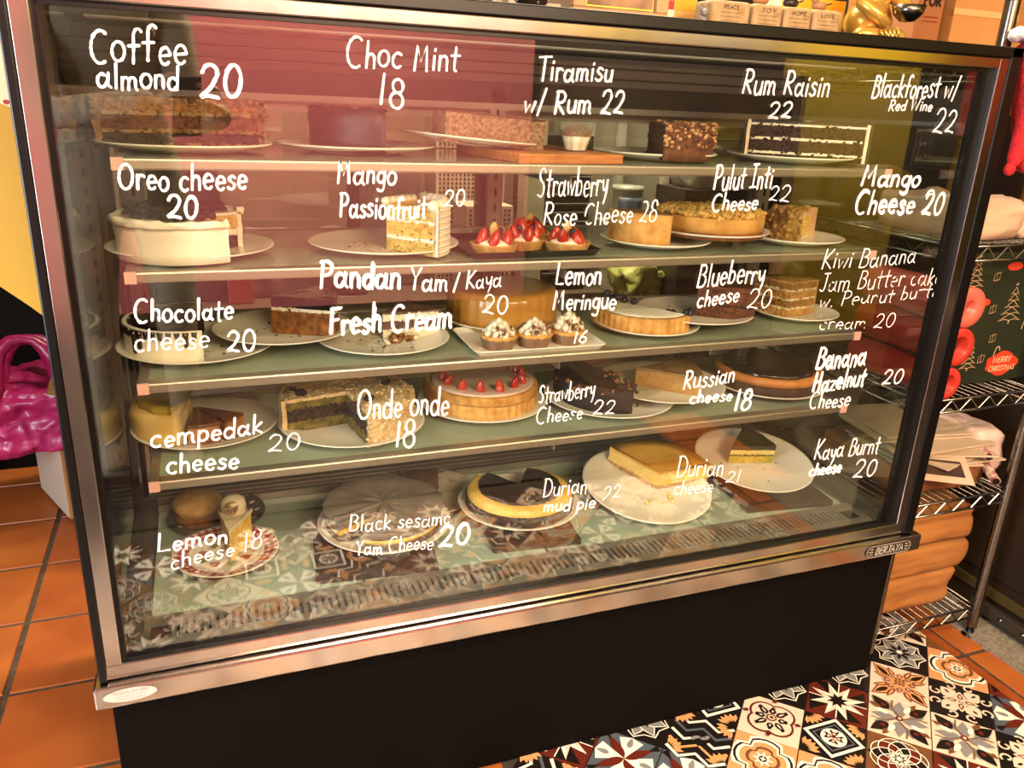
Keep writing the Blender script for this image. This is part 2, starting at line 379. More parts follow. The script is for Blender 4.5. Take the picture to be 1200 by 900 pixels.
# terracotta tiles, each a piece of the floor
def tile_mesh(sz, th, mt, bev=.0015):
    mb = MB(); h = sz/2
    mb.add([(-h, -h, 0), (h, -h, 0), (h, h, 0), (-h, h, 0), (-h+bev, -h+bev, th), (h-bev, -h+bev, th), (h-bev, h-bev, th), (-h+bev, h-bev, th)],
           [(0, 1, 5, 4), (1, 2, 6, 5), (2, 3, 7, 6), (3, 0, 4, 7), (4, 5, 6, 7)])
    me = bpy.data.meshes.new('terracotta_tile'); me.from_pydata(mb.v, [], mb.f); me.materials.append(mt); return me
tm = [tile_mesh(.2435, .0045, t) for t in TERRA]
n_ = 0
def mat_region(x, y): return (-.62 < x < 1.72 and -2.0 < y < .1) and not (x < .62 and y > 0)
for i in range(-8, 10):
    for j in range(-8, 8):
        x = -.295+.127+.255*i; y = .506+.127+.255*j
        if x > 1.9 or y > 2.2 or x < -2.1 or y < -1.9: continue
        if -.5 < x < 1.57 and y < -.05: continue
        o = bpy.data.objects.new('floor_tile', tm[(i*7+j*3) % 3]); COL.objects.link(o); o.parent = floor
        o.location = (x, y, FZ+.0003*((i+j) % 3)-.001)

# ------------------------------------------------------------------ patterned cement tiles on the diagonal
PC = dict(K='17120F', W='E9DFC9', G='7C7A76', R='5C2014', O='C98F5C', P='D8BFA6', B='6B4526', S='4E545A')
PAL = {k: mat('tile_print_'+n, PC[k], None, rough=.35) for k, n in zip('KWGROPBS', ['black', 'cream', 'grey', 'oxide_red', 'orange', 'pink_cream', 'brown', 'slate'])}
PK = list(PAL)
class Pat(MB):
    z = 0.0
    def q(s, u, v): return (u*.0585, v*.0585, .0032+s.z)
    def up(s): s.z += .00012; return s
    def pg(s, pts, c): MB.poly(s, [s.q(*p) for p in pts], PK.index(c)); return s
    def ell(s, cx, cy, rx, ry, c, rot=0, n=14):
        s.up(); cr, sr = math.cos(rot), math.sin(rot)
        return s.pg([(cx+rx*math.cos(2*PI*i/n)*cr-ry*math.sin(2*PI*i/n)*sr, cy+rx*math.cos(2*PI*i/n)*sr+ry*math.sin(2*PI*i/n)*cr) for i in range(n)], c)
    def petal(s, a, r0, r1, w, c, k=.5):
        s.up(); ca, sa = math.cos(a), math.sin(a); pts = []
        for i in range(9):
            t = i/8; pts.append((r0+(r1-r0)*t, w*math.sin(PI*t**(k*1.4))))
        pts += [(p[0], -p[1]) for p in pts[::-1][1:-1]]
        return s.pg([(p[0]*ca-p[1]*sa, p[0]*sa+p[1]*ca) for p in pts], c)
    def star(s, n, R0, r0, c, rot=0, cx=0, cy=0):
        s.up(); c0 = s.q(cx, cy); p = [s.q(cx+(R0 if i % 2 == 0 else r0)*math.cos(PI*i/n+rot), cy+(R0 if i % 2 == 0 else r0)*math.sin(PI*i/n+rot)) for i in range(2*n)]
        s.add([c0]+p, [(0, i+1, (i+1) % (2*n)+1) for i in range(2*n)], PK.index(c)); return s
    def line(s, pts, w, c, closed=False):
        s.up()
        if closed: pts = pts+[pts[0], pts[1]]
        ribbon(s, pts, w, s.q, PK.index(c), False); return s
def pat_base(c):
    p = Pat(); h = .0592; b = .0006
    p.add([(-h, -h, 0), (h, -h, 0), (h, h, 0), (-h, h, 0), (-h+b, -h+b, .003), (h-b, -h+b, .003), (h-b, h-b, .003), (-h+b, h-b, .003)], [(0, 1, 5, 4), (1, 2, 6, 5), (2, 3, 7, 6), (3, 0, 4, 7), (4, 5, 6, 7)], PK.index(c)); return p
def corner_fans(p, c1, c2):
    for k in range(4):
        a = PI/4+k*PI/2; cx, cy = 1.36*math.cos(a), 1.36*math.sin(a)
        for j in range(5):
            t = a+PI+(j-2)*.33
            p.up(); d = (math.cos(t), math.sin(t)); q = (-d[1], d[0]); L = .62; w = .1
            pts = [(cx+d[0]*.22, cy+d[1]*.22), (cx+d[0]*L*.7+q[0]*w, cy+d[1]*L*.7+q[1]*w), (cx+d[0]*L, cy+d[1]*L), (cx+d[0]*L*.7-q[0]*w, cy+d[1]*L*.7-q[1]*w)]
            p.pg([(max(-.98, min(.98, x)), max(-.98, min(.98, y))) for x, y in pts], c1)
def pat0():
    p = pat_base('R')
    for k in range(4): p.up().pg([(0, 0), (.98*math.cos(k*PI/2), .98*math.sin(k*PI/2)), (.95*math.cos(k*PI/2+PI/4)*1.3, .95*math.sin(k*PI/2+PI/4)*1.3)], 'K')
    p.star(8, .98, .42, 'W', PI/8)
    for k in range(8):
        a = PI/8+k*PI/4; p.up().pg([(0, 0), (.98*math.cos(a), .98*math.sin(a)), (.42*math.cos(a+PI/8), .42*math.sin(a+PI/8))], 'P')
    p.star(8, .4, .2, 'K', PI/8)
    for k in range(4): a = k*PI/2; p.line([(.3*math.cos(a), .3*math.sin(a)), (.98*math.cos(a), .98*math.sin(a))], .04, 'W')
    return p
def pat1():
    p = pat_base('K'); corner_fans(p, 'O', 'B')
    p.up().pg([(1, 0), (0, 1), (-1, 0), (0, -1)], 'W'); p.up().pg([(.84, 0), (0, .84), (-.84, 0), (0, -.84)], 'K')
    p.up().pg([(.7, 0), (0, .7), (-.7, 0), (0, -.7)], 'S'); p.up().pg([(.62, 0), (0, .62), (-.62, 0), (0, -.62)], 'K')
    p.ell(0, 0, .43, .43, 'W', n=20)
    for k in range(4): p.ell(.17*math.cos(k*PI/2), .17*math.sin(k*PI/2), .1, .1, 'R'); p.ell(.17*math.cos(k*PI/2), .17*math.sin(k*PI/2), .05, .05, 'P')
    for k in range(8): p.petal(k*PI/4+PI/8, .2, .36, .04, 'K')
    p.ell(0, 0, .07, .07, 'R'); return p
def pat2():
    p = pat_base('K'); p.star(8, .99, .8, 'W', 0); p.star(8, .93, .76, 'K', 0)
    for k in range(8): p.petal(k*PI/4, .02, .9, .27, 'W'); p.petal(k*PI/4, .04, .85, .235, 'G')
    for k in range(8): p.petal(k*PI/4, .1, .5, .07, 'K')
    p.star(8, .14, .08, 'W'); return p
def pat3():
    p = pat_base('P')
    for k in range(4):
        a = k*PI/2+PI/4; p.petal(a, .3, 1.34, .3, 'R', .42); p.petal(a, .3, 1.28, .25, 'O', .42); p.petal(a, .55, 1.2, .1, 'K')
        for d in (-.36, .36): p.petal(a+d, .45, 1.0, .1, 'R'); p.petal(a+d, .5, .92, .05, 'O')
    p.up().pg([(.6, 0), (0, .6), (-.6, 0), (0, -.6)], 'O')
    for k in range(8):
        a = k*PI/4; p.ell(.42*math.cos(a), .42*math.sin(a), .1, .1, 'R'); p.ell(.42*math.cos(a), .42*math.sin(a), .06, .06, 'P'); p.ell(.42*math.cos(a), .42*math.sin(a), .03, .03, 'K')
    for i in (-1, 0, 1):
        for j in (-1, 0, 1): p.ell(i*.13, j*.13, .045, .05, 'R', n=8)
    return p
def pat4():
    p = pat_base('P')
    for k in range(4):
        a = k*PI/2; p.petal(a, .1, .95, .2, 'G'); p.petal(a+.5, .35, .95, .12, 'G'); p.petal(a-.42, .4, .9, .1, 'W')
        p.petal(a+PI/4, .5, 1.3, .22, 'K'); p.petal(a+PI/4+.3, .7, 1.15, .1, 'B'); p.ell(.75*math.cos(a+PI/4), .75*math.sin(a+PI/4), .09, .09, 'R')
        p.line([(.15*math.cos(a+.2), .15*math.sin(a+.2)), (.55*math.cos(a+.5), .55*math.sin(a+.5)), (.95*math.cos(a+.25), .95*math.sin(a+.25))], .045, 'B')
    p.ell(0, 0, .13, .13, 'R'); p.ell(0, 0, .06, .06, 'P'); return p
def pat5():
    p = pat_base('B')
    for k in range(8):
        a = k*PI/4; p.petal(a, .1, 1.0, .3, 'R' if k % 2 else 'K')
    for k in range(8):
        a = k*PI/4+PI/8; c = (.42*math.cos(a), .42*math.sin(a))
        p.line([(c[0]+.5*math.cos(t*PI/10), c[1]+.5*math.sin(t*PI/10)) for t in range(20)], .035, 'W', True)
    p.star(8, .36, .2, 'W'); p.star(8, .26, .13, 'K'); p.star(8, .14, .07, 'W'); return p
def pat6():
    p = pat_base('K')
    for k in range(4):
        a = k*PI/2; p.petal(a, .05, .6, .2, 'P'); p.petal(a, .12, .5, .1, 'B'); p.petal(a, .2, .4, .04, 'P')
        a += PI/4; p.petal(a, .3, .9, .3, 'P'); 
        for s in (-1, 1):
            c = (.86*math.cos(a+s*.42), .86*math.sin(a+s*.42)); p.line([(c[0]+r*math.cos(t), c[1]+r*math.sin(t)) for r, t in [(.22-.015*i, s*i*.55+a) for i in range(11)]], .075, 'P')
        p.ell(.62*math.cos(a), .62*math.sin(a), .1, .05, 'K', a)
    p.ell(0, 0, .07, .07, 'P'); return p
def pat7():
    p = pat_base('P')
    for k in range(4):
        a = k*PI/2+PI/4; p.ell(.38*math.cos(a), .38*math.sin(a), .52, .52, 'R', n=18)
    for k in range(4):
        a = k*PI/2+PI/4; p.ell(.38*math.cos(a), .38*math.sin(a), .44, .44, 'P', n=18)
    p.up().pg([(.4, 0), (0, .4), (-.4, 0), (0, -.4)], 'P')
    for k in range(8):
        a = k*PI/4; r = .68 if k % 2 else .55
        p.petal(a, .22, r, .12, 'K'); p.ell((r-.07)*math.cos(a), (r-.07)*math.sin(a), .09, .07, 'K'); p.petal(a, .3, r-.12, .035, 'P')
    p.ell(0, 0, .18, .18, 'B'); p.ell(0, 0, .12, .12, 'P'); p.ell(0, 0, .07, .07, 'R')
    for k in range(4): a = k*PI/2; p.petal(a, .78, 1.0, .08, 'R')
    return p
def pat8():
    p = pat_base('K')
    for i, c in enumerate('WSWOW'):
        o = -.9+i*.42
        p.line([(-.98, o), (-.5, o+.34), (0, o), (.5, o+.34), (.98, o)], .12, c)
    p.up().pg([(.42, 0), (0, .42), (-.42, 0), (0, -.42)], 'K')
    for s in (-1, 1): p.ell(s*.14, s*.04, .16, .07, 'G', .6); p.ell(s*.22, s*.14, .07, .07, 'G')
    corner_fans(p, 'O', 'B'); return p
def pat9():
    p = pat_base('S')
    for k in range(4):
        a = k*PI/2; p.up().pg([(0, 0), (.98, -.0) if 0 else (.95*math.cos(a-.45), .95*math.sin(a-.45)), (.99*math.cos(a), .99*math.sin(a)), (.95*math.cos(a+.45), .95*math.sin(a+.45))], 'W')
        p.petal(a+PI/4, .0, 1.1, .17, 'R'); p.petal(a, .5, .98, .1, 'G')
    for k in range(4): a = k*PI/2+PI/4; p.up().pg([(1.3*math.cos(a-.1), 1.3*math.sin(a-.1)), (1.3*math.cos(a+.1), 1.3*math.sin(a+.1)), (.9*math.cos(a), .9*math.sin(a))], 'K')
    return p
def pat10():
    p = pat_base('O')
    for r_, c in ((.98, 'W'), (.86, 'K'), (.78, 'W'), (.68, 'O'), (.5, 'B'), (.4, 'O')):
        pts = []
        for i in range(24):
            a = 2*PI*i/24; q = r_*(1 if i % 6 else .82)*(1.0+.12*abs(math.sin(2*a))); pts.append((max(-.99, min(.99, q*math.cos(a+PI/4))), max(-.99, min(.99, q*math.sin(a+PI/4)))))
        p.up(); p.add([p.q(0, 0)]+[p.q(*q) for q in pts], [(0, i+1, (i+1) % 24+1) for i in range(24)], PK.index(c))
    p.star(8, .36, .16, 'W'); p.ell(0, 0, .14, .14, 'K'); p.star(4, .12, .05, 'W'); return p
pats = []
for i, fn in enumerate([pat0, pat1, pat2, pat3, pat4, pat5, pat6, pat7, pat8, pat9, pat10]):
    p = fn(); me = bpy.data.meshes.new('patterned_tile'); me.from_pydata(p.v, [], p.f)
    for k in PK: me.materials.append(PAL[k])
    me.polygons.foreach_set('material_index', p.m); me.update(); pats.append(me)
# centres step .12 along both diagonals; some seen positions get the design the photo has there
s2 = .12/math.sqrt(2)
seen = {}
for (x, y), k in {(1.246, -.13): 1, (1.33, -.045): 0, (1.16, -.045): 7, (1.505, .04-.085): 3, (1.42, -.13): 4, (1.59, .04): 2, (1.33, -.215): 5, (1.59, -.13): 6, (1.505, -.215): 4, (1.16, -.215): 10, (1.076, -.13): 10, (.99, -.045): 8, (.90, -.13): 9, (.82, -.045): 9, (1.245, .04): 2, (1.42, .04): 2, (.735, -.045): 5, (1.675, -.045): 10}.items(): seen[(x, y)] = k
r2 = random.Random(3); cnt = 0
for i in range(-30, 31):
    for j in range(-30, 31):
        x = 1.246+s2*(i+j); y = -.13+s2*(j-i)
        if not (-.55 < x < 1.78 and -1.06 < y < .13): continue
        if x < .60 and y > -.03: continue
        k = r2.randrange(11); rot = PI/4+(r2.randrange(4)*PI/2)
        for (sx, sy), kk in seen.items():
            if math.hypot(x-sx, y-sy) < .03: k = kk
        me = pats[k]
        if x+.09 > 1.70:      # tiles at the right edge are cut along the edge line
            me = pats[k].copy(); b_ = bmesh.new(); b_.from_mesh(me)
            bmesh.ops.bisect_plane(b_, geom=b_.verts[:]+b_.edges[:]+b_.faces[:], plane_co=Matrix.Rotation(-rot, 3, 'Z') @ Vector((1.70-x, 0, 0)), plane_no=Matrix.Rotation(-rot, 3, 'Z') @ Vector((1, 0, 0)), clear_outer=True)
            b_.to_mesh(me); b_.free()
            if not me.polygons: continue
        o = bpy.data.objects.new('patterned_tile', me); COL.objects.link(o); o.parent = floor
        o.location = (x, y, FZ+.009); o.rotation_euler = (0, 0, rot); cnt += 1
m = MB(); m.bb(-.60, 1.70, -1.10, -.02, FZ+.0002, FZ+.0088); m.bb(.60, 1.70, -.02, .10, FZ+.0002, FZ+.0088); m2 = m; struct('floor_underlay', m, mat('tile_seam_grout', '2A2018', '3A2E22', 60, .9), parent=floor)

# ------------------------------------------------------------------ the showcase
case = thing('display_case', 'long black and stainless steel refrigerated cake display case with handwritten prices on its front glass', 'display case', (.715, .28, FZ))
def cobj(name, mb, mats, parent=None, **k): return obj(name, mb, mats, parent or case, **k)
GW, GH = 1.41, .866
m = MB(); m.bb(-.03, 1.47, .018, .60, FZ+.012, -.0625)
cobj('base_panel', m, BASEBLK, bevel=.003)
for x in (.0, 1.44):
    for y in (.06, .55): 
        m = MB(); m.lathe([(.018, FZ+.001), (.018, FZ+.012)], (x, y, 0), 16); cobj('foot', m, BLACK)
# lower rails
m = MB(); m.bb(-.045, 1.492, -.022, .020, -.0625, -.0265); m.bb(-.037, 1.478, .020, .60, -.0625, -.0265); rail2 = cobj('lower_rail', m, STEEL, bevel=.003)
m = MB(); m.bb(-.030, 1.475, -.008, .03, -.0245, -.0005); cobj('door_rail', m, STEEL, bevel=.002)
# black outer frame, steel inner frame
m = MB(); m.bb(-.037, -.026, -.012, .60, -.0245, .902); cobj('corner_post', m, BLACK, bevel=.002)
m = MB(); m.bb(1.450, 1.476, -.012, .60, -.0245, .0); m.bb(1.450, 1.476, -.012, .02, .0, .902); cobj('corner_post', m, BLACK, bevel=.002)
m = MB(); m.bb(-.026, -.005, -.010, .03, -.0005, .884); cobj('frame_upright', m, STEELV, bevel=.0015)
m = MB(); m.bb(1.429, 1.450, -.010, .03, -.0005, .884); cobj('frame_upright', m, STEELV, bevel=.0015)
m = MB(); m.bb(-.005, 1.429, -.010, .03, .867, .884); cobj('frame_top', m, STEEL, bevel=.0015)
m = MB(); m.bb(-.006, .001, -.002, .012, 0, .867); m.bb(1.405, 1.429, -.002, .012, 0, .867); m.bb(0, 1.405, -.002, .012, .861, .867); m.bb(0, 1.405, -.002, .012, 0, .004)
cobj('glass_gasket', m, BLACK)
m = MB(); m.bb(-.037, 1.476, -.012, .60, .885, .902); cobj('top_panel', m, BLACK, bevel=.002)
# front glass
m = MB(); m.bb(.001, 1.405, .003, .006, .004, .861); fglass = cobj('front_glass', m, GLASS)
m = MB(); m.bb(.002, .008, .012, .49, .0, .866); cobj('side_glass', m, SIDEGLASS)
m = MB(); m.bb(1.407, 1.413, .012, .49, .0, .866); cobj('side_glass', m, SIDEGLASS)
# side bottom rails and back posts
for x0, x1 in ((-.026, .0015), (1.4135, 1.45)):
    m = MB(); m.bb(x0, x1, .03, .60, -.02, .016); cobj('side_rail', m, ALU, bevel=.003)
    m = MB(); m.bb(x0, x1, .53, .60, .016, .887); cobj('back_post', m, BLACK, bevel=.002)
for x0_, x1_ in ((-.004, .012), (1.400, 1.418)):
    m = MB(); m.bb(x0_, x1_, .49, .53, .016, .86); cobj('pane_seal', m, BLACK)
SLOT = mat('slot_shadow', '120E0B', None, rough=.9)
def upright(x):
    m = MB(); m.bb(x-.016, x+.016, .49, .503, .0, .80); p = cobj('shelf_upright', m, ALU, bevel=.001)
    m = MB()
    for k in range(24): m.bb(x-.0025, x+.0025, .4885, .4905, .04+k*.031, .055+k*.031)
    obj('slot', m, SLOT, p, kind='stuff')
for x in (.045, .715, 1.375): upright(x)
# deck: pale green glass mats, front grille, rear louvres
m = MB(); m.bb(-.004, 1.418, .012, .53, -.0245, -.006); cobj('deck', m, mat('deck_steel', '6E6C62', '7C7A70', 5, .35, .6))
GREEN = mat('pale_green_deck_mat', '93A290', 'A0AE9B', 3, .16, spec=.6)
for x0, x1, y0 in ((.03, .36, .095), (.365, .70, .095), (.705, 1.04, .095), (1.045, 1.385, .095)):
    m = MB(); m.bb(x0, x1, y0, .448, -.006, .0); cobj('deck_mat', m, GREEN, bevel=.001)
m = MB(); m.bb(.02, 1.39, .014, .032, -.006, .004); m.bb(.02, 1.39, .074, .092, -.006, .004)
gr = cobj('front_grille', m, mat('grille_grey', '7A7568', '857F70', 8, .4, .5))
m = MB()
for k in range(112): m.bb(.06+k*.0115, .0665+k*.0115, .03, .076, -.002, .0035)
obj('grille_bar', m, MATS['grille_grey'], gr, kind='stuff')
m = MB(); m.bb(.03, 1.385, .032, .074, -.0055, -.004); obj('grille_recess', m, SLOT, gr)
rl = MB(); rl.bb(.03, 1.385, .455, .485, -.006, .012); rl.bb(.03, 1.385, .484, .486, .012, .085)
rv = cobj('rear_vent', rl, SLOT)
for k in range(8):
    m = MB(); m.box((.7075, .462+.002*k, .018+k*.0085), (1.355, .012, .0022), rx=.5); obj('louvre', m, ALU, rv)
m = MB(); m.bb(.03, 1.385, .449, .455, -.006, .014); obj('vent_lip', m, ALU, rv)
# top: light housing, header slats, dark fascia
m = MB(); m.bb(-.004, 1.418, .03, .53, .872, .887); cobj('inner_ceiling', m, mat('inner_ceiling_panel', '6F655A', '78706A', 3, .5))
HD = mat('header_slat_grey', '6E6256', '766A5E', 4, .75)
for z0, z1, y in ((.852, .871, .470), (.832, .850, .476), (.815, .830, .482)):
    m = MB(); m.bb(.0, 1.41, y, y+.02, z0, z1); cobj('header_slat', m, HD, bevel=.003)
m = MB(); m.bb(0, 1.41, .49, .53, .776, .872); cobj('header_board', m, mat('dark_header_board', '2B221C', '32281F', 4, .5))
m = MB(); m.bb(0, 1.41, .485, .535, .764, .776); cobj('door_track', m, ALU)
m = MB(); m.bb(.02, .0+1.39, .28, .32, .869, .872); cobj('lamp_tube', m, mat('lamp_diffuser', 'D8CDBB', None, rough=.4))
# sliding rear doors
for x0, x1, y in ((.02, .73, .520), (.69, 1.40, .545)):
    m = MB()
    m.bb(x0, x0+.022, y-.008, y+.008, .03, .764); m.bb(x1-.022, x1, y-.008, y+.008, .03, .764); m.bb(x0, x1, y-.008, y+.008, .03, .05); m.bb(x0, x1, y-.008, y+.008, .746, .764)
    d = cobj('sliding_door', m, ALU); m = MB(); m.bb(x0+.022, x1-.022, y-.002, y+.002, .05, .746); obj('door_glass', m, BACKGLASS, d)
m = MB(); m.bb(-.004, 1.418, .53, .60, -.0245, .03); cobj('rear_sill', m, ALU)
# shelves
RAILST = mat('shelf_rail_metal', 'B0A898', None, rough=.40, metal=.9)
PINK = mat('pale_rail_end_cap', 'D9A79A', None, rough=.5)
SHY0, SHY1 = .10, .47
for zb in (.676, .526, .366, .212):
    zt = zb+.0165
    m = MB(); m.bb(.060, 1.342, SHY0, SHY0+.022, zb, zt-.001); m.bb(.06, 1.342, SHY1-.02, SHY1, zb, zt-.001)
    s = cobj('shelf', m, RAILST, bevel=.003)
    for x in (.048, 1.334):
        m = MB(); m.bb(x, x+.014, SHY0+.001, .49, zb+.001, zt); obj('side_rail', m, ALU, s, bevel=.001)
        m = MB(); m.bb(x-.0005, x+.0145, SHY0-.002, SHY0+.001, zb, zt); obj('end_cap', m, PINK, s)
    for x in (.045, .715, 1.375):
        m = MB(); xx = min(max(x, .055), 1.341); m.bb(xx-.002, xx+.002, SHY0+.03, .49, zb-.022 if x == .715 else zb-.004, zb); obj('bracket', m, ALU, s)
    m = MB(); m.bb(.062, 1.334, SHY0+.022, SHY1-.02, zb+.008, zb+.0144); obj('glass_panel', m, SHELFGLASS, s)
# badge on the lower rail
BADGE = mat('badge_black', '15100E', None, rough=.35); BSIL = mat('badge_silver', 'C9C2B4', None, rough=.35, metal=.4)
def stadium(cx, cz, L, H, n=10):
    return [(cx+L/2-H/2+H/2*math.cos(a), cz+H/2*math.sin(a)) for a in [PI/2-PI*i/n for i in range(n+1)]]+[(cx-L/2+H/2+H/2*math.cos(a), cz+H/2*math.sin(a)) for a in [-PI/2-PI*i/n for i in range(n+1)]]
fy = lambda y: (lambda u, v: (u, y-LAY[0]*.000012, v))
bx, bz = 1.405, -.0445
m = MB(); P = stadium(bx, bz, .118, .029); m.add([(u, -.0240, v) for u, v in P]+[(u, -.0218, v) for u, v in P], [tuple(range(22))]+[(i, i+22, (i+1) % 22+22, (i+1) % 22) for i in range(22)])
badge = obj('badge', m, BADGE, rail2, label='black oval maker badge with silver rim and capitals')
m = MB(); Q = stadium(bx, bz, .113, .0245); ribbon(m, Q+Q[:2], .0016, fy(-.0243), 0, False)
write(m, 'BERJAYA', (bx-.035, bz-.0075), (bx+.037, bz-.0075), .015, .0028, fy(-.0244), 0, .15, 0, straight=True)
for s in (-1, 1):
    for k in (-1, 0, 1): ribbon(m, [(bx+s*.041, bz+k*.006), (bx+s*(.052-abs(k)*.003), bz+k*.006)], .0022, fy(-.0244), 0, False)
# merge the lettering into the badge so it stays a level-two piece
bm_ = badge.data; 
me2 = bpy.data.meshes.new('badge'); off = wloc(badge)
nb = len(bm_.vertices); vs = [tuple(v.co) for v in bm_.vertices]+[tuple(Vector(v)-off) for v in m.v]
me2.from_pydata(vs, [], [list(p.vertices) for p in bm_.polygons]+[[i+nb for i in f] for f in m.f]); me2.materials.append(BADGE); me2.materials.append(BSIL)
me2.polygons.foreach_set('material_index', [0]*len(bm_.polygons)+[1]*len(m.f)); badge.data = me2
# silver oval sticker, left end of the lower rail
m = MB(); E_ = [(.002+.036*math.cos(2*PI*i/28), -.0435+.0115*math.sin(2*PI*i/28)) for i in range(28)]
m.poly([(u, -.0222, v) for u, v in E_]); ribbon(m, E_+E_[:2], .0005, fy(-.0224), 1, False)
write(m, 'TRADING SDN BHD', (-.022, -.0405), (.026, -.0405), .004, .0005, fy(-.0224), 0, 0, 0, 1, True)
for z in (-.045, -.0495): ribbon(m, [(-.018+.0016*i, z+.0008*rnd.uniform(-1, 1)) for i in range(26)], .0005, fy(-.0224), 1, False)
obj('sticker', m, [mat('silver_sticker', 'D6CDC6', None, rough=.35, metal=.5), mat('sticker_print', '7A6E6A', None, rough=.6)], rail2, label='small silver oval maker sticker')
